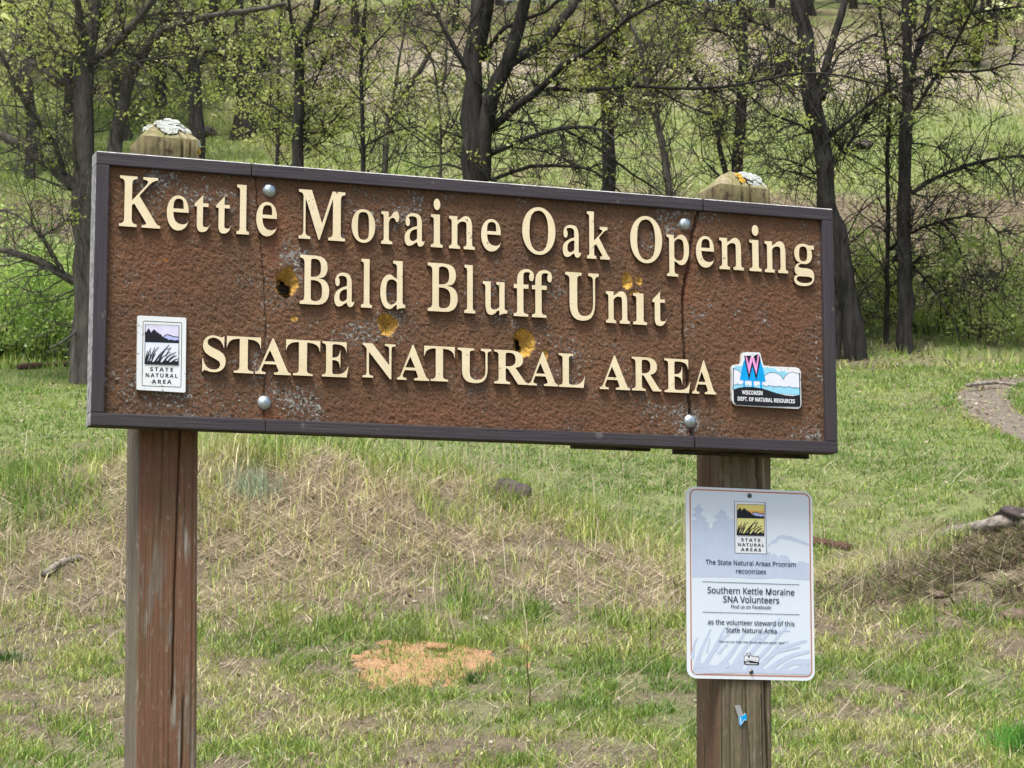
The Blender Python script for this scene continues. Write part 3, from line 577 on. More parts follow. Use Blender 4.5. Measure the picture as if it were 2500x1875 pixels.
def frame_mat(name, scale):
    g = G(name); v = g.co(scale); gr_ = g.noise(v, 1, 7, .7); w = g.noise(g.co(), 22, 6, .7)
    c = g.mix(g.ramp(gr_, [(.3, 0.0), (.7, 1.0)]), (.034, .028, .033), (.072, .060, .067))
    c = g.mix(g.ramp(w, [(.635, 0.0), (.67, 1.0)]), c, (.13, .125, .115)); c = g.mix(g.ramp(g.noise(g.co(), 75, 5, .75), [(.70, 0.0), (.73, 1.0)]), c, (.30, .29, .26))
    c = g.mix(g.math('MULTIPLY', g.ramp(g.noise(g.co(), 4, 4), [(.5, 0.0), (.75, 1.0)]), .45), c, (.055, .058, .048))
    g.bs(Base_Color=c, Roughness=.55, Normal=g.bump(gr_, .6, .003)); return g.m
M_FX = frame_mat('frame_paint_along', (6, 260, 260)); M_FZ = frame_mat('frame_paint_upright', (260, 260, 6))
g = G('weathered_edge'); v = g.co((150, 40, 40)); nz = g.noise(v, 1, 6, .7); n2_ = g.noise(g.co(), 60, 5, .7)
c = g.mix(g.ramp(n2_, [(.35, 0.0), (.65, 1.0)]), (.15, .15, .155), (.42, .42, .41)); g.bs(Base_Color=c, Roughness=.9, Normal=g.bump(n2_, .8, .004)); M_EDGE = g.m
M_WORN_HI = plain('worn_edge_highlight', (.62, .62, .60), .8, var=.35, scale=60)  # worn edge plus the highlight it catches, painted as one pale colour
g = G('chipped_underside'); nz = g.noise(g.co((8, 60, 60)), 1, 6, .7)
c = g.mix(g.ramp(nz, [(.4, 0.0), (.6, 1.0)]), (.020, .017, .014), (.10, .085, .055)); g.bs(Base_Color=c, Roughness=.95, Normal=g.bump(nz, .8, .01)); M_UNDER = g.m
g = G('cream_paint'); v = g.co(); nz = g.noise(v, 60, 6, .75); n2_ = g.noise(v, 9, 4)
c = g.mix(g.ramp(n2_, [(.3, 0.0), (.7, 1.0)]), (.78, .66, .41), (.86, .75, .50)); chips = g.math('ADD', nz, g.math('MULTIPLY', g.math('SUBTRACT', n2_, .5), .3))
c = g.mix(g.ramp(chips, [(.650, 0.0), (.664, 1.0)]), c, (.20, .12, .06)); c = g.mix(g.ramp(g.noise(v, 130, 4, .7), [(.64, 0.0), (.72, .8)]), c, (.50, .45, .33)); c = g.mix(g.math('MULTIPLY', g.ramp(g.noise(v, 24, 5, .7), [(.5, 0.0), (.75, 1.0)]), .4), c, (.55, .46, .28))
g.bs(Base_Color=c, Roughness=.6, Normal=g.bump(g.noise(g.co((40, 40, 300)), 1, 3), .25, .001)); M_CREAM = g.m
M_LSIDE = plain('letter_edge_paint', (.075, .040, .022), .85, var=.4, scale=80)

def box(name, x0, x1, y0, y1, z0, z1, mat, parent, bevel=.002, under=None, left=None, worn=None):
    bm = bmesh.new(); bmesh.ops.create_cube(bm, size=1)
    for vv in bm.verts:
        vv.co = Vector(((x0+x1)/2+vv.co.x*(x1-x0), (y0+y1)/2+vv.co.y*(y1-y0), (z0+z1)/2+vv.co.z*(z1-z0)))
    if bevel: bmesh.ops.bevel(bm, geom=list(bm.edges), offset=bevel, segments=2, affect='EDGES', profile=.6)
    for vv in bm.verts: vv.co -= Vector(OFF)
    me = bpy.data.meshes.new(name); bm.normal_update(); mats = [mat]
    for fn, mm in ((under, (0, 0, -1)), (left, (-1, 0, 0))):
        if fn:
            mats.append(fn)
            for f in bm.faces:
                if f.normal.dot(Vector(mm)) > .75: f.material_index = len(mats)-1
    if worn:  # bevels facing up and forward take the painted edge highlight
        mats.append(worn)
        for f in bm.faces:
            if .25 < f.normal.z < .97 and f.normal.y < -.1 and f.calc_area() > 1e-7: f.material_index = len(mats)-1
    bm.to_mesh(me); bm.free()
    for m in mats: me.materials.append(m)
    return link(name, me, parent)

W_, H_, TH = 1.86, .62, .055; RW = .0302
CUT1, CUT2 = .3575, 1.4995; CB1, CB2 = .3975, 1.4685
# panel with sandblasted relief, cracks and pecked holes
nx_, nz_ = 630, 200
xs = np.linspace(.026, 1.834, nx_); zs = np.linspace(-.026, -.594, nz_); PX, PZ = np.meshgrid(xs, zs)
dep = .014+.0024*(fbm(PX/.0042+PZ/.012, PZ/.0046, 2, 3)-.5)*2+.0012*(fbm(PX/.03, PZ/.03, 3, 4)-.5)
mwood = np.zeros_like(PX); mlich = np.zeros_like(PX); mred = np.zeros_like(PX); cutm = np.zeros(PX.shape, bool)
HOLES = [(.4466, -.2714, .026, .036, .030, (-.004, -.011, .0155, .019)), (.690, -.3555, .0255, .0265, .022, None), (1.0293, -.3798, .0285, .034, .030, (-.011, -.008, .0125, .016)), (1.2996, -.2156, .014, .0205, .012, None), (1.3315, -.2148, .0085, .009, .007, None), (1.083, -.408, .008, .013, .006, None), (1.318, -.246, .012, .008, .006, None), (.4655, -.355, .007, .007, .004, None)]
for hx, hz, rx, rz, hd, deep in HOLES:
    ang = np.arctan2(PZ-hz, PX-hx); wob = 1+.16*(vnoise(ang*1.7+hx*50, hz*31+ang*0, 9)-.5)*2+.10*(vnoise(ang*7+hx*20, hz*11+ang*0, 19)-.5)*2
    d = np.hypot((PX-hx)/rx, (PZ-hz)/rz)/wob
    ins = d < 1; fib = .0075*(vnoise(ang*11, d*2.5+hx*9, 13)-.5)
    dep = np.where(ins, np.maximum(dep, .014+hd*np.clip(1-d, 0, 1)**.75+fib), dep)
    mwood = np.maximum(mwood, 1-sstep(.93, 1.03, d))
    if deep:
        d2 = np.hypot((PX-hx-deep[0])/deep[2], (PZ-hz-deep[1])/deep[3])/(1+.22*(vnoise(ang*2.2, ang*0+hz*17, 5)-.5)*2); cutm |= d2 < 1
        dep = np.where((d2 < 1.18) & (d2 >= 1), np.maximum(dep, .042), dep)
for pts, wd, dp in [([(.3640, -.02), (.3693, -.0325), (.380, -.15), (.3935, -.27), (.3987, -.3711), (.398, -.5), (.3972, -.6)], .0020, .007), ([(1.4995, -.02), (1.4866, -.0463), (1.476, -.09), (1.4663, -.1523), (1.452, -.22), (1.448, -.28), (1.4506, -.3836), (1.457, -.43), (1.4615, -.4973), (1.466, -.55), (1.4685, -.6)], .0048, .022)]:
    pz = np.array([p[1] for p in pts])[::-1]; px_ = np.array([p[0] for p in pts])[::-1]
    cx = np.interp(PZ, pz, px_)+.0025*(fbm(PZ/.02, PZ*0, 3, 6)-.5)*2
    dep = dep+dp*np.clip(1-np.abs(PX-cx)/wd, 0, 1)**.6
# small nail / peck pits
for a, b, r_ in [(775, 715, 4), (1000, 700, 4), (1330, 738, 5), (1085, 540, 4), (1405, 570, 4), (880, 845, 4), (520, 815, 4), (415, 660, 3), (465, 690, 3), (1750, 885, 4), (370, 858, 4)]:
    p = s2(a*K, b*K, .014); d = np.hypot(PX-p[0], PZ-p[1]); dep = dep+.006*np.clip(1-d/(r_*.0012), 0, 1)
for a, b, ra, w in [(420, 385, 150, .55), (640, 700, 40, .9), (640, 555, 35, .8), (880, 430, 60, 1), (300, 830, 60, .8), (330, 870, 90, .9), (650, 880, 60, 1), (1180, 640, 50, .8), (1720, 880, 90, .7), (1750, 480, 60, .7), (740, 440, 90, .6), (1500, 900, 60, .5), (600, 650, 60, .8), (500, 900, 90, .6), (1340, 870, 70, .4), (850, 640, 50, .5), (1765, 940, 25, 1.4)]:
    p = s2(a*K, b*K, .014); mlich = np.maximum(mlich, w*np.exp(-(np.hypot((PX-p[0]), (PZ-p[1])*1.4)/(ra*.00115))**2))
mlich = np.maximum(mlich, .55*sstep(-.05, -.03, PZ)); mlich = np.maximum(mlich, .45*sstep(1.76, 1.82, PX))
for a, b, wx in [(.418, -.06, .018), (.41, -.55, .03), (1.458, -.066, .02), (1.47, -.556, .02)]:
    mred = np.maximum(mred, np.exp(-((PX-a)/wx)**2)*sstep(b+.004, b-.02, PZ)*(1-sstep(b-.16, b-.24, PZ)) if True else 0)
mred = np.maximum(mred, .7*np.exp(-((PX-.16)/.09)**2-((PZ+.25)/.09)**2)); mred = np.maximum(mred, .6*np.exp(-((PX-1.66)/.12)**2-((PZ+.30)/.10)**2)); mred = np.maximum(mred, .5*np.exp(-((PX-.9)/.5)**2-((PZ+.565)/.03)**2))
Vp = loc(np.stack([PX, dep, PZ], -1).reshape(-1, 3)); ip = np.arange(nx_*nz_).reshape(nz_, nx_)
Qp = np.stack([ip[:-1, :-1], ip[1:, :-1], ip[1:, 1:], ip[:-1, 1:]], -1).reshape(-1, 4)
cf = cutm.ravel()[Qp].all(1); Qp = Qp[~cf]
panel = link('sign_panel', mesh_np('sign_panel', Vp, Qp, [M_PANEL], True, np.stack([mwood, mlich, mred], -1).reshape(-1, 3)), SIGN)
box('backing_board', .012, W_-.012, TH+.0006, TH+.006, -H_+.004, -.012, M_UNDER, SIGN, .0)
box('batten', 1.170, 1.378, TH+.0066, TH+.0190, -.6255, -.50, M_UNDER, SIGN, .002); box('batten', 1.440, 1.812, TH+.0066, TH+.0190, -.6300, -.50, M_UNDER, SIGN, .002)
# frame rails, split where the wood has cracked through
def rail(x0, x1, z0, z1, m, **kw): return box('frame_rail', x0, x1, 0, TH, z0, z1, m, SIGN, .0022, **kw)
rail(0, CUT1-.0009, -RW, 0, M_FX, left=M_EDGE, worn=M_WORN_HI); rail(CUT1+.0009, CUT2-.0016, -RW, 0, M_FX, worn=M_WORN_HI); rail(CUT2+.0016, W_, -RW, 0, M_FX, worn=M_WORN_HI)
rail(0, CB1-.0006, -H_, -H_+.0285, M_FX, under=M_UNDER, left=M_EDGE); rail(CB1+.0006, CB2-.0018, -H_, -H_+.0285, M_FX, under=M_UNDER); rail(CB2+.0018, W_, -H_, -H_+.0285, M_FX, under=M_UNDER)
rail(0, .0305, -H_+.0289, -RW-.0004, M_FZ, left=M_EDGE); rail(W_-.0310, W_, -H_+.0289, -RW-.0004, M_FZ)

# bolts
M_BOLT = None
g = G('galvanised_steel'); nz = g.noise(g.co(), 160, 5, .7); c = g.mix(g.ramp(nz, [(.3, 0.0), (.7, 1.0)]), (.30, .36, .38), (.62, .68, .70)); g.bs(Base_Color=c, Metallic=.85, Roughness=g.ramp(nz, [(.3, .28), (.7, .5)]), Normal=g.bump(nz, .3, .002)); M_BOLT = g.m
def dome(name, cx, cz, y, r, hgt, mat, parent, off=OFF):
    prof = [(0, hgt), (.3, hgt*.96), (.55, hgt*.82), (.76, hgt*.58), (.92, hgt*.3), (1, .08*hgt), (1, -.15*hgt)]
    n = 24; V = [(cx, y-hgt, cz)]; Fq = []
    for rr, hh in prof[1:]:
        for k in range(n):
            a = 2*math.pi*k/n; V.append((cx+r*rr*math.cos(a), y-hh, cz+r*rr*math.sin(a)))
    T_ = np.array([[0, 1+k, 1+(k+1) % n] for k in range(n)])
    for j in range(len(prof)-2):
        for k in range(n): Fq.append([1+j*n+k, 1+(j+1)*n+k, 1+(j+1)*n+(k+1) % n, 1+j*n+(k+1) % n])
    return link(name, mesh_np(name, np.array(V)-off, [T_, np.array(Fq)], [mat], True), parent)
for bx_, bz_ in [(.4025, -.0583), (1.455, -.0648), (.3966, -.5528), (1.462, -.5542)]:
    dome('bolt', bx_, bz_, .0135, .0168, .010, M_BOLT, SIGN)

# letters -----------------------------------------------------------
def glyph_mesh(body, extrude=0.0, bevel=0.0, space=1.0, res=6, offset=0.0):
    cu = bpy.data.curves.new('tmp', 'FONT'); cu.body = body; cu.extrude = extrude; cu.bevel_depth = bevel; cu.resolution_u = res; cu.space_character = space; cu.offset = offset
    ob = bpy.data.objects.new('tmp', cu); COL.objects.link(ob); dg = bpy.context.evaluated_depsgraph_get(); dg.update()
    me = bpy.data.meshes.new_from_object(ob.evaluated_get(dg)); bpy.data.objects.remove(ob); bpy.data.curves.remove(cu); return me
def serif(s): return ''.join(chr(0x1D400+ord(c)-65) if 'A' <= c <= 'Z' else chr(0x1D41A+ord(c)-97) if 'a' <= c <= 'z' else c for c in s)
def sans(s): return ''.join(chr(0x1D5A0+ord(c)-65) if 'A' <= c <= 'Z' else chr(0x1D5BA+ord(c)-97) if 'a' <= c <= 'z' else c for c in s)
def sansb(s): return ''.join(chr(0x1D5D4+ord(c)-65) if 'A' <= c <= 'Z' else chr(0x1D5EE+ord(c)-97) if 'a' <= c <= 'z' else c for c in s)
LET = [  # letter, left, right, top, bottom on the sign face
 'K .0550 .1481 -.0515 -.1676', 'e .1630 .2132 -.0880 -.1690', 't .2264 .2620 -.0787 -.1688', 't .2767 .3116 -.0784 -.1688', 'l .3239 .3539 -.0522 -.1676', 'e .3704 .4193 -.0880 -.1684',
 'M .4707 .5821 -.0520 -.1680', 'o .5980 .6551 -.0884 -.1682', 'r .6696 .7136 -.0878 -.1673', 'a .7273 .7775 -.0892 -.1682', 'i .7917 .8221 -.0502 -.1672', 'n .8370 .9024 -.0870 -.1670', 'e .9182 .9682 -.0895 -.1682',
 'O 1.0226 1.1079 -.0522 -.1684', 'a 1.1267 1.1755 -.0898 -.1692', 'k 1.1895 1.2496 -.0528 -.1690', 'O 1.3038 1.3886 -.0540 -.1712', 'p 1.3998 1.4609 -.0938 -.1993', 'e 1.4797 1.5291 -.0930 -.1722', 'n 1.5430 1.6100 -.0920 -.1728', 'i 1.6250 1.6592 -.0558 -.1726', 'n 1.6674 1.7328 -.0925 -.1730', 'g 1.7489 1.8055 -.0945 -.2022',
 'B .4746 .5450 -.2060 -.3208', 'a .5573 .6067 -.2420 -.3222', 'l .6214 .6487 -.2062 -.3212', 'd .6684 .7297 -.2062 -.3216', 'B .7843 .8593 -.2048 -.3202', 'l .8756 .9038 -.2044 -.3200', 'u .9221 .9844 -.2410 -.3212', 'f .9995 1.0520 -.2052 -.3204', 'f 1.0460 1.0985 -.2050 -.3206', 'U 1.1326 1.2199 -.2055 -.3223', 'n 1.2378 1.3011 -.2445 -.3238', 'ı 1.3089 1.3465 -.2470 -.3240', 't 1.3613 1.3982 -.2356 -.3245',
 'S .2498 .3034 -.4050 -.4890', 'T .3057 .3851 -.4045 -.4880', 'A .3722 .4555 -.4045 -.4880', 'T .4439 .5247 -.4050 -.4874', 'E .5295 .5927 -.4050 -.4870', 'N .6265 .7064 -.4042 -.4864', 'A .7103 .7886 -.4030 -.4862', 'T .7765 .8521 -.4030 -.4856', 'U .8595 .9434 -.4036 -.4862', 'R .9507 1.0366 -.4036 -.4846', 'A 1.0366 1.1123 -.4036 -.4850', 'L 1.1148 1.1826 -.4044 -.4854', 'A 1.2205 1.2995 -.4028 -.4860', 'R 1.3047 1.3830 -.4036 -.4856', 'E 1.3908 1.4600 -.4036 -.4862', 'A 1.4647 1.5286 -.4036 -.4866']
GL_CACHE = {}
THIN = {c_: (.020, .006) for c_ in 'etloraindkpgufBd'}
THIN.update({'K': (.015, .004), 'O': (.016, .008), 'M': (.003, .006), 'U': (.003, .008), 'N': (.0, .006), 'S': (.008, .006), 'T': (.012, .006), 'A': (.004, .006), 'E': (.010, .006), 'R': (.010, .006), 'L': (.010, .006)})
def weighted(ch):
    """upright strokes thinned, horizontal hairlines thickened, to the weight of the routed lettering"""
    a_ = glyph_mesh(serif(ch), .5, 0, 1, 4); b_ = glyph_mesh(serif(ch), .5, 0, 1, 4, .004); n = len(a_.vertices)
    if len(b_.vertices) == n:
        A, B = np.empty(n*3), np.empty(n*3); a_.vertices.foreach_get('co', A); b_.vertices.foreach_get('co', B); A = A.reshape(n, 3); B = B.reshape(n, 3); d = (B-A)/.004
        if np.abs(d).max() < 6:
            d = np.clip(d, -1.3, 1.3); A[:, 0] -= d[:, 0]*THIN[ch][0]; A[:, 1] += d[:, 1]*THIN[ch][1]; a_.vertices.foreach_set('co', A.ravel()); a_.update()
        else: print('weight skipped', ch, np.abs(d).max())
    else: print('weight mismatch', ch)
    return a_
for row in LET:
    ch, x0, x1, zt, zb = row.split(); x0, x1, zt, zb = map(float, (x0, x1, zt, zb))
    src = 'i' if ch == 'ı' else ch
    if ch not in GL_CACHE:
        me = weighted(src); V = np.empty(len(me.vertices)*3); me.vertices.foreach_get('co', V); V = V.reshape(-1, 3)
        if ch == 'ı':
            bm = bmesh.new(); bm.from_mesh(me); bmesh.ops.delete(bm, geom=[vv for vv in bm.verts if vv.co.y > .505], context='VERTS'); bm.to_mesh(me); bm.free()
        GL_CACHE[ch] = me
    me = GL_CACHE[ch].copy(); n = len(me.vertices); V = np.empty(n*3); me.vertices.foreach_get('co', V); V = V.reshape(n, 3)
    lo, hi = V.min(0), V.max(0); U_ = (V-lo)/(hi-lo)
    Pn = np.stack([x0+U_[:, 0]*(x1-x0), .0162-U_[:, 2]*.0122, zb+U_[:, 1]*(zt-zb)], -1)
    me.vertices.foreach_set('co', loc(Pn).astype(np.float32).ravel()); me.update()
    me.materials.clear(); me.materials.append(M_CREAM); me.materials.append(M_LSIDE)
    nn = np.empty(len(me.polygons)*3); me.polygons.foreach_get('normal', nn); ny_ = nn.reshape(-1, 3)[:, 1]
    if np.abs(ny_).max() > .5 and (ny_ > .5).sum() == 0 and False: pass
    me.polygons.foreach_set('material_index', (np.abs(ny_) < .6).astype(np.int32)); me.polygons.foreach_set('use_smooth', np.zeros(len(me.polygons), bool))
    link('letter', me, SIGN)

# flat print helpers ---------------------------------------------------
class Board:
    """maps crop pixels of the photograph to the plane y = yp of the sign frame"""
    def __init__(s, ox, oy, sc, yp, parent, off): s.ox, s.oy, s.sc, s.yp, s.p, s.off = ox, oy, sc, yp, parent, off; s.map = None
    def pt(s, x, y, lay=0):
        if s.map: x, y = s.map(x, y)
        q = s2(s.ox+x*s.sc, s.oy+y*s.sc, s.yp); return np.array([q[0], s.yp-.00025*lay, q[1]])-s.off
    def poly(s, name, pts, mat, lay, parent=None):
        V = np.array([s.pt(a, b, lay) for a, b in pts]); me = bpy.data.meshes.new(name)
        me.from_pydata([tuple(v_) for v_ in V], [], [list(range(len(V)))]); me.materials.append(mat); me.update(); return link(name, me, parent or s.p)
    def strokes(s, name, lines, mat, lay, parent=None):
        """lines: list of (points, w0, w1) or closed loops; joined into one print"""
        Vs, Qs = [], []
        for kl, ln in enumerate(lines):
            lk = lay+kl*.04; P = np.array(ln[0], float); w0, w1 = ln[1], ln[2]
            if len(P) > 2 and len(ln) < 4:
                Q, _ = smooth_line(np.c_[P, np.zeros(len(P))], np.zeros(len(P)), max(4, np.linalg.norm(P[-1]-P[0])/10)); P = Q[:, :2]
            closed = len(ln) > 3
            if closed: P = np.vstack([P, P[:1]])
            t_ = np.gradient(P, axis=0)
            if closed: t_[0] = t_[-1] = (P[1]-P[-2])
            t_ /= np.linalg.norm(t_, axis=1, keepdims=True)+1e-9; nr = np.c_[-t_[:, 1], t_[:, 0]]
            w = np.linspace(w0, w1, len(P))[:, None]/2; A, B = P+nr*w, P-nr*w; o = len(Vs)
            for a, b in zip(A, B): Vs += [s.pt(*a, lk), s.pt(*b, lk)]
            for k in range(len(P)-1): Qs.append([o+2*k, o+2*k+1, o+2*k+3, o+2*k+2])
        me = mesh_np(name, np.array(Vs), np.array(Qs), [mat]); return link(name, me, parent or s.p)
    def text(s, name, body, xl, xr, bl, br, cap, mat, lay, parent=None, bold=False, space=1.0):
        me = glyph_mesh(sansb(body) if bold else sans(body), 0, 0, space, 4, .012 if bold else .016); n = len(me.vertices); V = np.empty(n*3); me.vertices.foreach_get('co', V); V = V.reshape(n, 3)
        x0, x1 = V[:, 0].min(), V[:, 0].max(); A = s.pt(xl, bl, lay); B = s.pt(xr, br, lay); C_ = s.pt(xl, bl-cap, lay); ch = abs(C_[2]-A[2])
        t_ = (V[:, 0]-x0)/(x1-x0); P = A[None]+(B-A)[None]*t_[:, None]; P[:, 2] += V[:, 1]/.714*ch
        me.vertices.foreach_set('co', P.astype(np.float32).ravel()); me.materials.clear(); me.materials.append(mat); me.update(); return link(name, me, parent or s.p)
def rrect(c, r, n=6):
    """rounded quad through four corners (given clockwise)"""
    c = [np.array(q, float) for q in c]; out = []
    for k in range(4):
        p, q, s_ = c[k-1], c[k], c[(k+1) % 4]; a = (p-q)/np.linalg.norm(p-q); b = (s_-q)/np.linalg.norm(s_-q)
        for t in np.linspace(0, 1, n):
            th = t*math.pi/2; out.append(tuple(q+a*r*(1-math.sin(th))+b*r*(1-math.cos(th))))
    return out
def slab(name, board, pts, y0, y1, mat, edge, parent):
    """outline extruded from y0 (front) to y1"""
    P = np.array([board.pt(a, b) for a, b in pts]); n = len(P); A = P.copy(); A[:, 1] = y0-board.off[1]; B = P.copy(); B[:, 1] = y1-board.off[1]
    me = bpy.data.meshes.new(name); F_ = [list(range(n)), list(range(2*n-1, n-1, -1))]+[[k, n+k, n+(k+1) % n, (k+1) % n] for k in range(n)]
    me.from_pydata([tuple(v_) for v_ in np.vstack([A, B])], [], F_); me.materials.append(mat); me.materials.append(edge)
    me.polygons.foreach_set('material_index', np.array([0, 1]+[1]*n, np.int32)); me.update(); return link(name, me, parent)

def worn_white(name, col, amount=.70):
    g = G(name); v = g.co(); nz = g.noise(v, 45, 6, .75, .8); n2_ = g.noise(v, 230, 3, .6)
    c = g.mix(g.ramp(nz, [(amount, 0.0), (amount+.03, 1.0)]), col, (.33, .31, .27)); c = g.mix(g.ramp(g.noise(v, 12, 4), [(.4, 0.0), (.8, .25)]), c, (.55, .53, .48))
    g.bs(Base_Color=c, Roughness=.35); return g.m
M_WHITE = worn_white('worn_white_plastic', (.80, .84, .84), .60); M_PEDGE = plain('plaque_edge', (.45, .44, .40), .7, var=.4, scale=90)
INK = plain('black_print', (.012, .013, .017), .4); INKB = plain('dark_blue_print', (.03, .08, .13), .4)
LAV = plain('lavender_print', (.72, .70, .86), .4, var=.06); LAV2 = plain('violet_print', (.46, .50, .82), .4); PALE = plain('pale_blue_print', (.76, .82, .90), .4, var=.05)
SKYB = plain('sky_blue_print', (.30, .68, .86), .4, var=.08); TEALB = plain('bright_blue_print', (.0, .36, .80), .4, var=.1); PINK = plain('pink_print', (.88, .36, .72), .4, var=.12); CLOUD = plain('cloud_white_print', (.78, .82, .90), .4, var=.04); WTXT = plain('white_print', (.82, .84, .86), .4)
TREEL = [(362, 630), (362, 470), (385, 460), (400, 430), (418, 405), (430, 430), (445, 450), (455, 482), (470, 455), (490, 435), (505, 428), (540, 455), (555, 482), (570, 468), (590, 500), (615, 505), (640, 540), (665, 560), (700, 570), (740, 596), (775, 590), (820, 602), (855, 606), (880, 595), (900, 605), (900, 648)]
def picture(b, parent, sky_m, hill_m, field_m, l0, skylow=None):
    b.poly('printed_sky', [(362, 347), (908, 362), (903, 645), (360, 628)], sky_m, l0, parent)
    if skylow: b.poly('printed_sky_glow', [(361, 470), (905, 485), (903, 645), (360, 628)], skylow, l0+.5, parent)
    b.poly('printed_hill', [(655, 552), (700, 512), (730, 515), (830, 540), (902, 548), (902, 610), (855, 612), (775, 605), (700, 590)], hill_m, l0+1, parent)
    b.strokes('printed_ridge', [([(655, 552), (700, 512), (740, 516), (830, 543), (902, 548)], 12, 12)], INK, l0+2, parent)
    b.poly('printed_trees', TREEL, INK, l0+2.5, parent)
    b.poly('printed_field', [(360, 632), (903, 650), (898, 1000), (353, 984)], field_m, l0+1, parent)
    bl = [([(358, 975), (378, 860), (400, 775)], 26, 8), ([(368, 960), (415, 810), (455, 728)], 26, 8), ([(405, 970), (470, 830), (520, 715)], 28, 8), ([(470, 900), (515, 790), (580, 712)], 20, 8), ([(500, 980), (590, 840), (655, 775)], 28, 8), ([(560, 980), (650, 800), (748, 675)], 30, 8), ([(690, 860), (735, 780), (775, 712)], 18, 8), ([(655, 760), (720, 742), (780, 742)], 12, 8), ([(640, 975), (735, 860), (860, 795)], 30, 8), ([(700, 980), (790, 890), (868, 853)], 26, 8), ([(760, 985), (830, 925), (898, 900)], 26, 8), ([(450, 970), (495, 870), (528, 818)], 26, 8), ([(600, 830), (640, 795), (672, 788)], 14, 7), ([(480, 985), (560, 900), (612, 835)], 28, 8), ([(380, 985), (400, 900), (432, 825)], 24, 8), ([(690, 990), (760, 900), (842, 838)], 18, 8), ([(440, 860), (445, 800), (440, 770)], 14, 6), ([(830, 990), (860, 960), (898, 935)], 26, 12), ([(580, 990), (620, 900), (690, 840)], 26, 8), ([(700, 840), (735, 805), (778, 795)], 14, 6)]
    b.strokes('printed_reeds', bl, INK, l0+3, parent)
    b.poly('printed_bank', [(353, 986), (355, 945), (400, 962), (450, 935), (500, 965), (560, 930), (620, 962), (700, 925), (760, 958), (830, 935), (898, 955), (900, 1004)], INK, l0+4, parent)
    b.strokes('printed_frame', [([(360, 345), (908, 362), (900, 1003), (352, 986)], 9, 9, 1)], INK, l0+4.4, parent)
# State Natural Area plaque on the sign
B1 = Board(300, 740, .15072, .0045, None, OFF)
pl = slab('emblem_plaque', B1, rrect([(238, 200), (1028, 236), (1014, 1450), (222, 1402)], 22), .0045, .0135, M_WHITE, M_PEDGE, SIGN); tag(pl, 'white plaque with reed and forest emblem at the left of the sign')
B1.p = pl; picture(B1, pl, LAV, LAV2, PALE, 1)
B1.strokes('printed_border', [(rrect([(328, 288), (955, 318), (940, 1362), (310, 1338)], 26), 9, 9, 1)], INK, 1)
B1.text('printed_word', 'STATE', 440, 812, 1100, 1110, 62, INK, 1, bold=True, space=1.45); B1.text('printed_word', 'NATURAL', 366, 886, 1196, 1212, 62, INK, 1, bold=True, space=1.35); B1.text('printed_word', 'AREA', 468, 786, 1300, 1307, 62, INK, 1, bold=True, space=1.4)
# blue logo plaque
B2 = Board(1760, 840, .10848, .0045, None, OFF)
pl2 = slab('emblem_plaque', B2, [(240, 560), (255, 505), (290, 468), (430, 450), (447, 418), (458, 340), (482, 195), (590, 178), (865, 190), (892, 230), (930, 380), (962, 482), (1200, 505), (1690, 524), (1760, 552), (1798, 620), (1802, 900), (1812, 1350), (1792, 1420), (1740, 1456), (1000, 1420), (350, 1380), (290, 1340), (252, 1270), (245, 1000)], .0045, .0135, M_WHITE, M_PEDGE, SIGN); tag(pl2, 'blue, pink and black logo plaque at the right of the sign')
B2.p = pl2
B2.poly('printed_sky', [(283, 540), (330, 494), (465, 494), (950, 525), (1210, 548), (1290, 622), (1440, 602), (1470, 640), (1765, 662), (1770, 1000), (283, 1000)], SKYB, 1)
B2.poly('printed_cloud', [(285, 556), (340, 570), (400, 600), (442, 650), (470, 760), (530, 810), (530, 915), (495, 890), (432, 922), (370, 890), (330, 915), (285, 915)], CLOUD, 2)
B2.poly('printed_cloud', [(985, 715), (1040, 670), (1110, 645), (1180, 640), (1260, 655), (1330, 700), (1380, 760), (1405, 800), (1430, 740), (1470, 690), (1540, 645), (1620, 630), (1762, 682), (1768, 990), (1710, 997), (1655, 962), (1600, 990), (1540, 950), (1480, 982), (1425, 944), (1370, 976), (1305, 940), (1250, 970), (1190, 935), (1130, 965), (1075, 920), (1020, 960), (940, 920), (930, 850), (1000, 840)], CLOUD, 2)
B2.poly('printed_cloud', [(500, 815), (930, 842), (930, 945), (842, 912), (800, 942), (735, 930), (685, 940), (640, 935), (605, 902), (570, 932), (500, 930)], CLOUD, 2.2)
for ln_ in [([(285, 556), (340, 570), (400, 600), (442, 650)], 9, 9), ([(985, 715), (1040, 670), (1110, 645), (1180, 640), (1260, 655), (1330, 700), (1380, 760), (1405, 800)], 9, 9), ([(1405, 800), (1430, 740), (1470, 690), (1540, 645), (1620, 630), (1762, 682)], 9, 9), ([(940, 920), (1020, 960), (1075, 920), (1130, 965), (1190, 935), (1250, 970), (1305, 940), (1370, 976), (1425, 944), (1480, 982), (1540, 950), (1600, 990), (1655, 962), (1710, 997), (1768, 990)], 8, 8), ([(285, 915), (330, 915), (370, 890), (432, 922), (495, 890)], 8, 8)]: B2.strokes('printed_cloud_line', [ln_], INKB, 3)
B2.poly('printed_water', [(283, 925), (370, 900), (432, 930), (500, 930), (930, 950), (1020, 968), (1130, 972), (1250, 978), (1370, 984), (1480, 990), (1600, 998), (1710, 1004), (1772, 998), (1775, 1150), (283, 1030)], SKYB, 1.5)
for q_ in ([(500, 810), (540, 812), (540, 975), (500, 975)], [(690, 825), (735, 828), (735, 975), (690, 975)], [(875, 835), (925, 838), (928, 1005), (878, 990)]): B2.poly('printed_tree_trunk', q_, TEALB, 3)
B2.poly('printed_trees', [(512, 370), (420, 806), (600, 824), (720, 828), (870, 836), (1006, 842), (935, 520), (890, 370)], TEALB, 3.5)
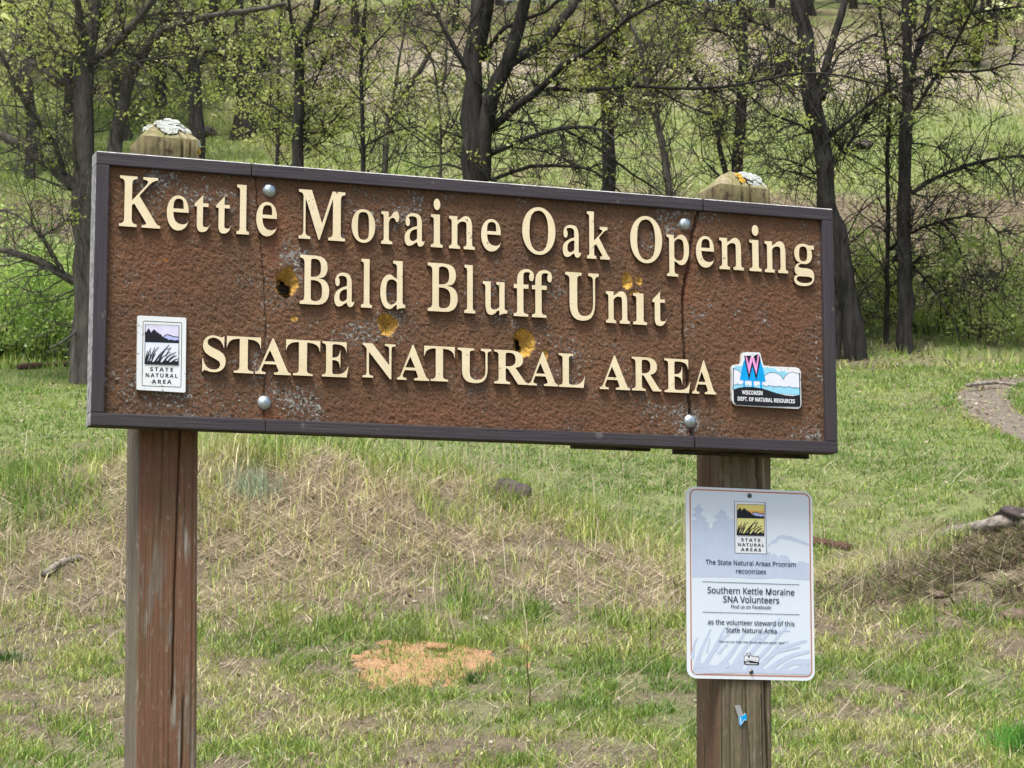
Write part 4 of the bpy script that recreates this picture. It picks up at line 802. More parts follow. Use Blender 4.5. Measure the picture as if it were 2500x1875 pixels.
B2.poly('printed_letter_shadow', [(520, 262), (540, 400), (630, 822), (704, 490), (795, 822), (885, 380), (878, 272), (838, 226), (760, 252), (700, 318), (660, 262)], INK, 4)
B2.poly('printed_letter', [(543, 262), (580, 290), (625, 460), (660, 300), (706, 300), (740, 300), (790, 480), (826, 240), (862, 246), (792, 690), (702, 372), (630, 680)], PINK, 5)
B2.poly('printed_hill', [(280, 1025), (400, 982), (540, 965), (700, 966), (930, 1000), (1100, 1055), (1280, 1115), (1450, 1155), (1620, 1170), (1777, 1142), (1790, 1350), (1765, 1412), (1000, 1402), (340, 1366), (285, 1290)], INK, 4)
B2.strokes('printed_border', [([(1766, 640), (1776, 1150)], 22, 18)], INK, 3.2); B2.strokes('printed_border', [([(278, 540), (272, 1030)], 16, 16)], INK, 3.2)
B2.text('printed_word', 'WISCONSIN', 470, 935, 1132, 1148, 90, WTXT, 5, bold=True); B2.text('printed_word', 'DEPT. OF NATURAL RESOURCES', 375, 1662, 1272, 1334, 88, WTXT, 5, bold=True)

# ------------------------------------------------------------------ posts
def post_mats(kind):
    def wood(name, dark, mid, pale, paint=None, pl=(.5, .6), green=0.0, streak=.62):
        g = G(name); v = g.co((170, 170, 3.0)); gr_ = g.noise(v, 1, 6, .65, .3); w = g.noise(g.co((40, 40, 2.2)), 1, 6, .6, .6); big = g.noise(g.co((9, 9, 3)), 1, 5, .6)
        c = g.mix(g.ramp(gr_, [(.3, 0.0), (.7, 1.0)]), dark, mid); c = g.mix(g.ramp(w, [(streak, 0.0), (streak+.08, 1.0)]), c, pale); spot = g.noise(g.co((90, 90, 30)), 1, 5, .7)
        if paint:
            pm = g.math('ADD', big, g.math('MULTIPLY', g.math('SUBTRACT', w, .5), .7)); pm = g.ramp(pm, [(pl[0], 1.0), (pl[1], 0.0)])
            pcol = g.mix(g.ramp(gr_, [(.25, 0.0), (.75, 1.0)]), tuple(x*.72 for x in paint), tuple(x*1.2 for x in paint)); c = g.mix(pm, c, pcol)
        if green: c = g.mix(g.math('MULTIPLY', g.ramp(g.noise(g.co((20, 20, 8)), 1, 4), [(.42, 0.0), (.7, 1.0)]), green), c, (.10, .11, .045))
        chk = g.noise(g.co((130, 130, 1.6), (0, 0, 0), (2, 5, 1)), 1, 3, .5, .2); c = g.mix(g.ramp(chk, [(.300, .9), (.335, 0.0)]), c, (.022, .016, .011)); c = g.mix(g.math('MULTIPLY', g.ramp(spot, [(.58, 0.0), (.70, 1.0)]), .5), c, pale)
        c = g.mix(g.math('MULTIPLY', g.ramp(spot, [(.30, 1.0), (.42, 0.0)]), .5), c, dark)
        g.bs(Base_Color=c, Roughness=.9, Normal=g.bump(g.math('ADD', gr_, g.math('MULTIPLY', spot, .6)), .9, .005)); return g.m
    if kind == 'L':
        return [wood('red_stained_post', (.13, .10, .075), (.25, .21, .16), (.38, .35, .29), (.19, .097, .056), (.58, .66), .35, .60), wood('grey_weathered_post', (.10, .082, .06), (.26, .215, .165), (.42, .39, .33), None, green=.3)]
    return [wood('mossy_weathered_post', (.075, .060, .036), (.235, .195, .120), (.34, .31, .22), (.13, .060, .035), (.30, .35), .40, .60), wood('brown_stained_post', (.11, .075, .045), (.21, .14, .085), (.30, .23, .15), (.135, .080, .050), (.50, .60), .35)]
g = G('cap_wood'); v = g.co(); nz = g.noise(v, 70, 6, .7); c = g.mix(g.ramp(nz, [(.3, 0.0), (.7, 1.0)]), (.16, .14, .07), (.44, .38, .25)); c = g.mix(g.ramp(g.noise(v, 22, 4), [(.45, 0.0), (.62, 1.0)]), c, (.20, .19, .08)); g.bs(Base_Color=c, Roughness=.95, Normal=g.bump(nz, .8, .006)); M_CAP = g.m
g = G('mossy_post_top'); v = g.co((60, 60, 14)); nz = g.noise(v, 1, 6, .7); n2_ = g.noise(g.co(), 26, 5, .65); c = g.mix(g.ramp(nz, [(.3, 0.0), (.7, 1.0)]), (.085, .072, .030), (.24, .205, .105)); c = g.mix(g.ramp(n2_, [(.54, 0.0), (.64, 1.0)]), c, (.055, .038, .025)); g.bs(Base_Color=c, Roughness=.95, Normal=g.bump(nz, .9, .006)); M_TOPW = g.m
g = G('pale_lichen'); nz = g.noise(g.co(), 150, 5, .7); c = g.mix(g.ramp(nz, [(.35, 0.0), (.6, 1.0)]), (.30, .32, .28), (.60, .63, .57)); g.bs(Base_Color=c, Roughness=.95, Normal=g.bump(nz, .8, .004)); M_LICH = g.m
M_LICO = plain('orange_lichen', (.55, .33, .04), .95, var=.4, scale=120)
def make_post(x0, x1, y0, y1, zb, zedge, ztop, cracks, mats, seed, inset=.048, slope=0.0, lean=0.0):
    rng = np.random.default_rng(seed); n = 54; rc = .007; per = []
    w, d = x1-x0, y1-y0
    for sd_ in range(4):      # front, right, back, left
        t = np.linspace(0, 1, n, endpoint=False)
        if sd_ == 0: p = np.c_[x0+w*t, np.full(n, y0)]
        if sd_ == 1: p = np.c_[np.full(n, x1), y0+d*t]
        if sd_ == 2: p = np.c_[x1-w*t, np.full(n, y1)]
        if sd_ == 3: p = np.c_[np.full(n, x0), y1-d*t]
        per.append(p)
    per = np.concatenate(per); cx, cy = (x0+x1)/2, (y0+y1)/2
    dx, dy = np.abs(per[:, 0]-cx)-(w/2-rc), np.abs(per[:, 1]-cy)-(d/2-rc)
    both = (dx > 0) & (dy > 0); rr = np.hypot(dx, dy); sc_ = np.where(both & (rr > rc), rc/np.maximum(rr, 1e-6), 1)
    per[:, 0] = np.where(both, cx+np.sign(per[:, 0]-cx)*(w/2-rc+dx*sc_), per[:, 0]); per[:, 1] = np.where(both, cy+np.sign(per[:, 1]-cy)*(d/2-rc+dy*sc_), per[:, 1])
    nrm = np.c_[np.sign(per[:, 0]-cx)*(np.abs(per[:, 0]-cx) > w/2-.004), np.sign(per[:, 1]-cy)*(np.abs(per[:, 1]-cy) > d/2-.004)].astype(float); nrm /= np.linalg.norm(nrm, axis=1, keepdims=True)+1e-9
    NR = 90; zr = np.linspace(zb, zedge, NR); m = len(per); s_ = np.arange(m)/n
    Pz, Ps = np.meshgrid(zr, s_, indexing='ij')
    warp = .10*(fbm(Pz*1.3, Ps*.7, 2, seed)-.5)
    ridge = .0016*(fbm((Ps+warp)*34, Pz*.9, 3, seed+1)-.5)*2+.0012*(fbm(Ps*9, Pz*3, 2, seed+2)-.5)
    for side, pts, wd, dp in cracks:
        cz_ = np.array([p[1] for p in pts]); cs_ = np.array([p[0] for p in pts])+side; o = np.argsort(cz_)
        cc = np.interp(Pz, cz_[o], cs_[o])+.006*(fbm(Pz*9, Pz*0, 3, seed+5)-.5); inr = sstep(cz_.min(), cz_.min()+.04, Pz)*(1-sstep(cz_.max()-.04, cz_.max(), Pz)) if cz_.max() < zedge-.01 else sstep(cz_.min(), cz_.min()+.04, Pz)
        ridge = ridge-dp*inr*np.clip(1-np.abs(Ps-cc)/(wd/w), 0, 1)**.6
    Pr = per[None]+nrm[None]*ridge[..., None]
    ln = lean*(zr+.9)[:, None]
    V = np.stack([Pr[..., 0]+ln, Pr[..., 1], Pz+slope*(Pr[..., 0]-cx)*(Pz > zedge-.02)], -1)
    rows = [V]
    for f in np.linspace(.06, 1, 9):
        k = 1-f*inset/(w/2); q = Pr[-1].copy(); q = np.c_[cx+(q[:, 0]-cx)*k, cy+(q[:, 1]-cy)*k]
        zz = zedge+(ztop-zedge)*f+.0022*(vnoise(s_*9, np.full(m, f*6), seed+7)-.5)
        rows.append(np.stack([q[:, 0]+lean*(zedge+.9), q[:, 1], zz+slope*(q[:, 0]-cx)], -1)[None])
    V = np.concatenate(rows); nr_ = len(V); ids = np.arange(nr_*m).reshape(nr_, m); nx__ = np.roll(ids, -1, axis=1)
    Q = np.stack([ids[:-1], nx__[:-1], nx__[1:], ids[1:]], -1).reshape(-1, 4)
    mi = np.tile(np.array([0]*n+[1]*n+[1]*n+[1]*n), (nr_-1, 1)); mi[NR-1:, :] = 2; mi[:NR-1][(zr[:-1] > -.03), :] = 3; mi = mi.ravel()
    Vf = V.reshape(-1, 3); top = ids[-1]; Vf = np.vstack([Vf, [[cx+lean*(zedge+.9), cy, ztop+.002]]]); ct = len(Vf)-1
    Tt = np.stack([top, np.roll(top, -1), np.full(m, ct)], -1)
    me = mesh_np('post', loc(Vf), [Q, Tt], list(mats)+[M_CAP, M_TOPW], False, None, np.concatenate([mi, np.full(m, 2)]))
    return link('post', me, SIGN)
PB = BZ-SO[2]-.35
PL = make_post(.125, .262, .0745, .2145, PB, .062, .112, [(0, [(.72, .06), (.70, -.60), (.66, -.80), (.62, -1.0), (.60, -1.15), (.58, -1.25)], .0028, .016), (0, [(.42, .06), (.40, -.72), (.38, -.85)], .0018, .006), (0, [(.93, .05), (.92, -.3), (.93, -.6), (.91, -2)], .003, .004), (0, [(.78, -1.2), (.74, -1.5), (.72, -1.8)], .003, .012), (0, [(.55, -1.28), (.54, -1.9)], .002, .006), (3, [(.45, -1.15), (.42, -1.32), (.40, -2)], .004, .014), (0, [(.25, .0), (.24, -.7)], .0014, .003), (3, [(.62, .0), (.60, -2)], .002, .003), (0, [(.85, .06), (.84, -.02)], .002, .01)], post_mats('L'), 31, lean=-.012)
PR = make_post(1.566, 1.708, .0745, .2145, PB, .058, .104, [(0, [(.45, .06), (.50, -.05)], .0036, .018), (0, [(.62, .06), (.72, -.66), (.78, -.72), (.80, -.9), (.86, -1.16), (.885, -1.22), (.92, -1.36), (.96, -1.6)], .0042, .022), (0, [(.45, -1.1), (.52, -1.25), (.62, -1.45), (.68, -1.7)], .0025, .008), (0, [(.20, .0), (.22, -2)], .002, .006), (0, [(.07, .0), (.06, -2)], .005, .008), (3, [(.35, .0), (.34, -2)], .002, .004), (3, [(.6, .0), (.6, -2)], .002, .004), (0, [(.75, -1.2), (.78, -1.5)], .002, .005), (0, [(.90, .06), (.92, -.5)], .002, .004)], post_mats('R'), 57, slope=-.04, lean=.016)
def flakes(spots, mat, parent, seed, size=(.0025, .006)):
    """ruffled crust of lichen: many tiny cupped lobes"""
    rng = np.random.default_rng(seed); Vs, Fs, o = [], [], 0
    for (x, y, z, nx3, rad, cnt) in spots:
        x += .0155 if x > 1 else -.0115
        nx3 = np.array(nx3, float); nx3 /= np.linalg.norm(nx3); a = np.cross(nx3, [.3, .2, .9]); a /= np.linalg.norm(a); b = np.cross(nx3, a)
        for k in range(cnt):
            r_ = rad*math.sqrt(rng.random()); t_ = rng.uniform(0, 6.28); c_ = np.array([x, y, z])+a*r_*math.cos(t_)+b*r_*math.sin(t_)+nx3*rng.uniform(.0002, .0012); s_ = rng.uniform(*size); t0 = rng.uniform(0, 6.28)
            ring = [c_+a*s_*math.cos(t0+j*1.047)*rng.uniform(.6, 1.2)+b*s_*math.sin(t0+j*1.047)*rng.uniform(.6, 1.2)+nx3*rng.uniform(0, .0016) for j in range(6)]
            Vs += [c_]+ring; Fs += [[o, o+1+j, o+1+(j+1) % 6] for j in range(6)]; o += 7
    ob = link('lichen', mesh_np('lichen', loc(np.array(Vs)), np.array(Fs), [mat], False), parent); ob['kind'] = 'stuff'; return ob
flakes([(.180, .105, .098, (0, -.7, .7), .016, 110), (.205, .118, .110, (0, -.6, .8), .016, 110), (.225, .12, .104, (.4, -.5, .8), .012, 60), (.250, .100, .068, (.5, -.7, .5), .012, 70), (.258, .085, .055, (.5, -.8, .2), .008, 40), (.19, .14, .113, (0, 0, 1), .02, 80), (.195, .095, .088, (0, -.75, .65), .020, 120), (.232, .105, .090, (.3, -.6, .7), .016, 90), (.150, .12, .092, (-.5, -.4, .7), .012, 40)], M_LICH, PL, 5)
flakes([(1.650, .105, .094, (0, -.7, .7), .013, 90), (1.665, .095, .078, (.1, -.8, .6), .014, 110), (1.672, .083, .062, (.1, -.9, .3), .010, 60), (1.655, .14, .105, (0, 0, 1), .018, 80), (1.690, .09, .066, (.2, -.8, .5), .012, 60), (1.675, .10, .086, (.1, -.75, .65), .018, 110), (1.660, .10, .090, (0, -.7, .7), .016, 80)], M_LICH, PR, 6)
flakes([(1.630, .100, .090, (0, -.7, .7), .009, 40), (1.636, .09, .076, (0, -.8, .5), .007, 26), (1.600, .115, .085, (-.6, -.3, .7), .012, 35), (1.612, .13, .098, (-.6, -.1, .8), .010, 30)], M_LICO, PR, 7, (.002, .005))
flakes([(.2615, .078, .035, (.7, -.7, 0), .006, 20), (.2615, .078, .015, (.7, -.7, 0), .006, 16)], M_LICO, PL, 8, (.002, .004))

# ------------------------------------------------------------------ the small volunteer sign screwed to the right post
PY = .0712
vb = SO+SU*1.637+SV*PY+np.array([0, 0, -1.181]); VS = empty('volunteer_sign', tuple(vb), YAW); VOFF = np.array([1.637, PY, -1.181])
tag(VS, 'small white metal sign with rounded corners and orange border screwed to the right post', 'sign')
B3 = Board(1650, 1170, .31356, PY-.0022, VS, VOFF)
g = G('sign_sheet'); v = g.co(); c = g.mix(g.ramp(g.noise(v, 60, 4), [(.3, 0.0), (.8, 1.0)]), (.80, .85, .87), (.74, .79, .82)); g.bs(Base_Color=c, Roughness=.28); M_SHEET = g.m
g = G('pale_blue_field'); v = g.co(); sx = g.n('SeparateXYZ', {'Vector': v}); c = g.mix(g.noise(v, 15, 3), (.68, .77, .85), (.74, .82, .88)); spk = g.ramp(g.noise(v, 170, 2), [(.80, 0.0), (.82, 1.0)]); c = g.mix(spk, c, (.3, .3, .3)); g.bs(Base_Color=c, Roughness=.28); M_FIELD = g.m
SHAD = plain('shadow_blue_print', (.54, .62, .76), .3, var=.04); ORG = plain('orange_line_print', (.52, .19, .11), .35); TXT = plain('slate_text_print', (.035, .055, .095), .35)
corners = [(76, 54), (1061, 96), (1083, 1571), (86, 1549)]
slab('plate', B3, rrect(corners, 74, 9), PY-.0022, PY, M_SHEET, plain('sheet_edge', (.35, .36, .36), .5, .6), VS)
B3.poly('printed_field', rrect([(118, 92), (1034, 130), (1052, 1528), (128, 1508)], 40, 7), M_FIELD, 1)
B3.strokes('printed_border', [(rrect([(110, 78), (1040, 116), (1058, 1537), (120, 1517)], 48, 9), 9, 9, 1)], ORG, 2)
B3.poly('printed_forest', [(124, 320), (160, 312), (155, 300), (130, 290), (130, 270), (160, 255), (135, 240), (140, 228), (165, 215), (178, 185), (190, 215), (215, 235), (205, 255), (190, 262), (210, 285), (235, 300), (238, 320), (230, 330), (262, 340), (250, 360), (272, 388), (290, 365), (285, 340), (325, 318), (300, 300), (290, 285), (330, 270), (345, 240), (358, 236), (390, 255), (395, 285), (415, 290), (418, 305), (400, 320), (440, 310), (455, 310), (462, 580), (706, 586), (712, 560), (735, 570), (742, 592), (765, 575), (800, 608), (815, 590), (870, 595), (895, 642), (935, 655), (960, 640), (1000, 640), (1039, 662), (1041, 788), (800, 768), (640, 775), (400, 762), (126, 762)], SHAD, 2)
B3.poly('printed_ridge', [(712, 522), (745, 482), (775, 465), (795, 440), (830, 435), (900, 445), (1036, 500), (1036, 522), (900, 475), (805, 462), (785, 495), (750, 500), (722, 525)], SHAD, 2)
B3.strokes('printed_reeds', [([(128, 1400), (140, 1300), (168, 1235)], 30, 14), ([(150, 1490), (190, 1350), (272, 1165)], 42, 16), ([(200, 1490), (300, 1320), (385, 1150)], 44, 16), ([(300, 1340), (370, 1240), (490, 1142)], 24, 16), ([(240, 1350), (262, 1260), (262, 1240)], 20, 10), ([(300, 1500), (420, 1370), (540, 1190), (560, 1165)], 44, 16), ([(330, 1360), (370, 1310), (402, 1285)], 26, 14), ([(420, 1500), (560, 1290), (700, 1180)], 46, 16), ([(470, 1480), (640, 1290), (812, 1085)], 44, 16), ([(560, 1480), (720, 1310), (860, 1150)], 40, 16), ([(770, 1200), (830, 1182), (886, 1182)], 16, 12), ([(600, 1270), (640, 1240), (670, 1240)], 20, 12), ([(620, 1490), (800, 1330), (1022, 1255)], 48, 16), ([(700, 1500), (860, 1390), (1042, 1338)], 44, 24), ([(800, 1510), (900, 1430), (1046, 1420)], 44, 40), ([(760, 1350), (870, 1325), (970, 1305)], 26, 12), ([(900, 1420), (980, 1440), (1046, 1425)], 26, 26), ([(720, 1390), (800, 1290), (880, 1262)], 24, 10), ([(140, 1500), (500, 1490), (1045, 1505)], 34, 34), ([(150, 1440), (300, 1470), (420, 1440)], 46, 40), ([(900, 1500), (980, 1470), (1045, 1470)], 30, 40)], SHAD, 2.2)
em = B3.poly('emblem', [(455, 172), (697, 182), (705, 581), (460, 574)], WTXT, 3.2)
B3.strokes('printed_border', [([(455, 172), (697, 182), (705, 581), (460, 574)], 5, 5, 1)], INKB, 4, em)
B3.map = lambda x, y: (474+(x-360)/(904-360)*212-(y-345)/640*0+(y-345)*.002, 195+(y-345)*.3755-(x-360)*.003)
YEL = plain('yellow_print', (.80, .68, .20), .35); ORY = plain('sunset_print', (.86, .44, .12), .35); FLD = plain('field_yellow_print', (.80, .76, .28), .35)
picture(B3, em, YEL, LAV2, FLD, 4, ORY); B3.map = None
B3.text('printed_word', 'STATE', 508, 656, 483, 488, 24, INK, 4.5, em, True, 1.45); B3.text('printed_word', 'NATURAL', 482, 686, 521, 527, 24, INK, 4.5, em, True, 1.35); B3.text('printed_word', 'AREAS', 505, 662, 559, 564, 24, INK, 4.5, em, True, 1.4)
for body, xl, xr, bl, br, cap in [('The State Natural Areas Program', 230, 933, 662, 683, 36), ('recognizes', 467, 701, 733, 739, 36), ('Southern Kettle Moraine', 245, 922, 886, 905, 48), ('SNA Volunteers', 367, 804, 957, 968, 48), ('Find us on Facebook!', 430, 741, 1004, 1012, 26), ('as the volunteer steward of this', 248, 922, 1129, 1145, 37), ('State Natural Area', 390, 784, 1192, 1201, 37), ('How can you help? Visit dnr.wi.gov and search "SNA"', 333, 846, 1270, 1283, 15)]:
    B3.text('printed_line', body, xl, xr, bl, br, cap, TXT, 5, bold=False)
B3.strokes('printed_rule', [([(205, 797), (960, 822)], 4, 4)], TXT, 4); B3.strokes('printed_rule', [([(207, 1034), (962, 1055)], 4, 4)], TXT, 4)
lg = B3.poly('logo', [(528, 1375), (545, 1372), (550, 1352), (578, 1353), (584, 1374), (640, 1378), (647, 1388), (646, 1440), (640, 1447), (535, 1442), (529, 1434)], INK, 4.5)
B3.poly('printed_sky', [(533, 1380), (548, 1377), (554, 1356), (575, 1357), (582, 1379), (636, 1383), (643, 1390), (642, 1424), (610, 1418), (570, 1410), (533, 1417)], WTXT, 5.5, lg)
B3.strokes('printed_marks', [([(556, 1358), (562, 1392)], 4, 4), ([(562, 1392), (566, 1366)], 4, 4), ([(566, 1366), (571, 1392)], 4, 4), ([(571, 1392), (576, 1360)], 4, 4), ([(585, 1392), (600, 1384), (612, 1396), (625, 1386), (641, 1392)], 2, 2), ([(540, 1404), (641, 1410)], 2, 2)], INK, 6.2, lg)
B3.strokes('printed_marks', [([(543, 1424), (572, 1425)], 5, 5), ([(538, 1433), (632, 1438)], 5, 5)], WTXT, 6.2, lg)
M_SCREW = plain('dull_steel', (.16, .15, .13), .45, .8, var=.4, scale=200)
for sx_, sy_ in ((574, 128), (587, 1500)):
    q = s2(1650+sx_*.31356, 1170+sy_*.31356, PY-.003); sc = dome('screw', q[0], q[1], PY-.0022, .0064, .0042, M_SCREW, VS, VOFF)
    V = [(q[0]+.0022*math.cos(k*1.047), PY-.0070, q[1]+.0022*math.sin(k*1.047)) for k in range(6)]; me = bpy.data.meshes.new('drive_recess'); me.from_pydata([tuple(np.array(v_)-VOFF) for v_ in V], [], [[5, 4, 3, 2, 1, 0]]); me.materials.append(INK); link('drive_recess', me, sc)

# torn sticker / tag left on the post
B4 = Board(1660, 1600, .16571, .0722, None, OFF)
q = s2(1660+880*.16571, 1600+1000*.16571, .072)
ts = empty('torn_tag', tuple(SO+SU*q[0]+SV*.072+np.array([0, 0, q[1]])), YAW); tag(ts, 'torn silver and blue tag stuck to the right post below the small sign', 'tag'); B4.off = np.array([q[0], .072, q[1]]); B4.p = ts
g = G('foil'); g.bs(Base_Color=(.52, .51, .49), Metallic=.6, Roughness=.4); M_FOIL = g.m
slab('foil_strip', B4, [(803, 735), (882, 732), (900, 775), (925, 860), (940, 895), (862, 905), (840, 860)], .0712, .0728, M_FOIL, M_FOIL, ts)
slab('blue_scrap', B4, [(862, 905), (940, 882), (958, 850), (975, 880), (985, 930), (970, 962), (935, 965), (915, 1010), (890, 1045), (872, 1010)], .0708, .0728, TEALB, WTXT, ts)
B4.strokes('white_mark', [([(888, 915), (895, 1020)], 14, 10), ([(915, 1000), (940, 950), (975, 955)], 8, 6)], WTXT, 8)

# ------------------------------------------------------------------ sand mound, rocks, logs, sticks
def blob(name, c, rad, seed, mat, label, cat, sub=4, rough=.35, flat=.0, group=None, sink=.3, fs=2.2):
    bm = bmesh.new(); bmesh.ops.create_icosphere(bm, subdivisions=sub, radius=1); rng = np.random.default_rng(seed); o = rng.uniform(0, 50, 3)
    V = np.array([v_.co[:] for v_ in bm.verts]); F_ = np.array([[q.index for q in f.verts] for f in bm.faces]); bm.free()
    nz = fbm(V[:, 0]*fs+o[0]+V[:, 2]*1.3, V[:, 1]*fs+o[1]-V[:, 2]*.9, 4, seed)
    V = V*(1+rough*(nz-.5)*2)[:, None]; V = V*np.array(rad); V[:, 2] = np.maximum(V[:, 2], -rad[2]*sink-.02)
    b = np.array([c[0], c[1], float(H(c[0], c[1]))])
    ob = link(name, mesh_np(name, V+[0, 0, 0], F_, [mat], False), None, tuple(b)); tag(ob, label, cat, group); return ob
g = G('granite'); v = g.co(); nz = g.noise(v, 9, 8, .75); c = g.mix(g.ramp(nz, [(.32, 0.0), (.68, 1.0)]), (.042, .035, .033), (.165, .132, .122)); c = g.mix(g.ramp(g.noise(v, 22, 5, .7), [(.70, 0.0), (.74, 1.0)]), c, (.30, .29, .27)); g.bs(Base_Color=c, Roughness=.9, Normal=g.bump(nz, 1, .05)); M_ROCK = g.m
M_STONE = plain('brown_stone', (.13, .092, .068), .95, var=.5, scale=25)
def rock(a, b, rad, seed, label, mat=None): return blob('rock', hit2(a, b), rad, seed, mat or M_ROCK, label, 'rock', rough=.5, fs=1.6)
rock(1088, 1082, (.20, .16, .125), 41, 'dark reddish grey boulder half sunk in the bank below the middle of the sign')
rock(1140, 1098, (.07, .07, .05), 42, 'small dark stone just right of the boulder on the bank')
rock(2205, 1120, (.17, .16, .07), 43, 'dark boulder in the green grass at the right frame edge')
rock(2195, 1345, (.13, .1, .07), 44, 'angular reddish stone on the bare bank at the right frame edge', M_STONE)
rock(435, 292, (.32, .3, .2), 45, 'pale rounded boulder on the far slope beside the left post top'); rock(1862, 318, (.25, .22, .13), 46, 'dark stone on the green slope right of the leaning oak')
rock(2020, 1295, (.10, .07, .04), 47, 'flat brown stone on the bare bank right of the small sign', M_STONE); rock(2110, 1330, (.09, .06, .035), 48, 'low brown stone lying on the bank below the pale log', M_STONE)
# sand mound thrown up by a burrowing animal
g = G('orange_sand'); v = g.co(); nz = g.noise(v, 30, 8, .75); c = g.mix(g.ramp(nz, [(.3, 0.0), (.7, 1.0)]), (.24, .135, .066), (.48, .295, .155)); g.bs(Base_Color=c, Roughness=.97, Normal=g.bump(g.noise(v, 90, 6, .7), .9, .01)); M_SAND = g.m
pa, pb, pc_ = hit2(770, 1395), hit2(1100, 1470), hit2(950, 1440); cxm, cym = pc_[0], pc_[1]
u_ = np.linspace(-1, 1, 90); A_, B_ = np.meshgrid(u_, u_); RX, RY = .45, .42
Xm, Ym = cxm+A_*RX*1.15, cym+B_*RY*1.15; e = np.hypot(A_, B_)*1.05+1.7*(fbm(A_*3.8+5, B_*3.8, 4, 91)-.5)
hm = .030*np.clip(1-e, 0, 1)**.8+.020*(fbm(A_*9, B_*9, 4, 92)-.5)*(e < 1)-.045*np.exp(-((A_-.05)/.10)**2-((B_-.25)/.10)**2); Zm = H(Xm, Ym)+np.where(e < 1, .004+hm, -.03)
im = np.arange(90*90).reshape(90, 90); Qm = np.stack([im[:-1, :-1], im[:-1, 1:], im[1:, 1:], im[1:, :-1]], -1).reshape(-1, 4); Qm = Qm[(e.ravel()[Qm] < 1.1).any(1)]
bz0 = float(H(cxm, cym)); mo = link('sand_mound', mesh_np('sand_mound', np.stack([Xm-cxm, Ym-cym, Zm-bz0], -1).reshape(-1, 3), Qm, [M_SAND], False), None, (cxm, cym, bz0)); tag(mo, 'low mound of orange sand dug up in the grass below the sign', 'mound')
for q, (a, b, r_) in enumerate([(935, 1412, .035), (950, 1410, .03), (922, 1416, .02), (1010, 1424, .02)]):
    p = hit2(a, b); ob = blob('sand_clod', p, (r_*1.5, r_, r_*.8), 60+q, M_SAND, ['larger dark sand clod on the crest of the orange mound', 'rounded sand clod at the right of the crest of the orange mound', 'small sand clod at the left of the crest of the orange mound', 'lone sand clod on the right slope of the orange mound'][q], 'clod', 3); ob.location.z += .02
# logs and sticks
g = G('dead_wood'); v = g.co((1, 1, 1)); nz = g.noise(v, 16, 8, .75, .5); c = g.mix(g.ramp(nz, [(.32, 0.0), (.66, 1.0)]), (.075, .06, .045), (.42, .38, .32)); g.bs(Base_Color=c, Roughness=.95, Normal=g.bump(nz, 1, .02)); M_DEAD = g.m
g = G('rotten_bark'); nz = g.noise(g.co(), 20, 8, .75); c = g.mix(g.ramp(nz, [(.3, 0.0), (.7, 1.0)]), (.03, .02, .015), (.15, .085, .05)); g.bs(Base_Color=c, Roughness=.95, Normal=g.bump(nz, 1, .02)); M_ROT = g.m
def log(name, pts, r0, r1, mat, label, cat, seed, lift=.5, sides=10, branch=0, group=None):
    rng = np.random.default_rng(seed); P = np.array([hit2(a, b) for a, b in pts]); P[:, 2] = H(P[:, 0], P[:, 1]); base = P[0].copy(); P[:, 2] += np.linspace(r0, r1, len(P))*lift
    Q, r = smooth_line(P, np.linspace(r0, r1, len(P)), max(.04, r0*.9)); r = r*rng.uniform(.88, 1.12, len(r)); V, q = tubes(Q[None], r[None], sides)
    V = V+rng.normal(0, 1, V.shape)*np.repeat(r, sides)[:, None]*.10; n0 = len(V); V = np.vstack([V, Q[:1], Q[-1:]])
    caps = np.array([[n0, (k+1) % sides, k] for k in range(sides)]+[[n0+1, n0-sides+k, n0-sides+(k+1) % sides] for k in range(sides)])
    ob = link(name, mesh_np(name, V-base, [q, caps], [mat], True), None, tuple(base)); tag(ob, label, cat, group); return ob
log('fallen_log', [(2045, 1168), (2110, 1152), (2200, 1150), (2300, 1158)], .045, .055, M_DEAD, 'pale weathered log lying along the brow of the bank at the right', 'log', 71)
log('fallen_log', [(1740, 1182), (1790, 1186), (1836, 1192)], .05, .035, M_ROT, 'dark rotten log sticking out from behind the small white sign', 'log', 72)
log('driftwood', [(96, 1250), (130, 1235), (165, 1222), (182, 1220)], .028, .014, M_DEAD, 'short pale piece of wood on the bank left of the left post', 'wood', 73, .9)
log('fallen_log', [(-60, 772), (60, 762), (120, 752), (190, 768)], .09, .05, M_ROT, 'dark fallen trunk lying below the thicket at the far left', 'log', 74, .8)
log('fallen_branch', [(40, 800), (90, 796), (150, 792), (200, 798)], .05, .03, M_ROT, 'thinner dark branch lying in front of the fallen trunk at the far left', 'branch', 75, .8)
log('fallen_branch', [(60, 745), (110, 735), (150, 720), (195, 715)], .025, .012, M_BARK, 'bare arching branch above the fallen trunk at the far left', 'branch', 76, 6)
log('stick', [(0, 1382), (60, 1362), (110, 1345)], .006, .004, M_DEAD, 'long pale stick lying near the left frame edge', 'stick', 77, 3, 5)
log('stick', [(100, 1300), (160, 1318), (250, 1270)], .005, .003, M_DEAD, 'thin bent straw-coloured stick left of the left post', 'stick', 78, 5, 5)
log('stick', [(1505, 1385), (1545, 1390), (1585, 1405)], .008, .005, M_ROT, 'short dark twig on the grass left of the small sign', 'stick', 79, 1, 5)
log('stick', [(2060, 1520), (2110, 1490), (2200, 1462), (2260, 1455)], .004, .003, M_DEAD, 'pale curved stick in the lower right corner', 'stick', 80, 3, 5)
log('fallen_branch', [(2090, 838), (2150, 832), (2196, 834)], .03, .02, M_DEAD, 'pale stick edging the top of the trail', 'branch', 81, .8, 6)
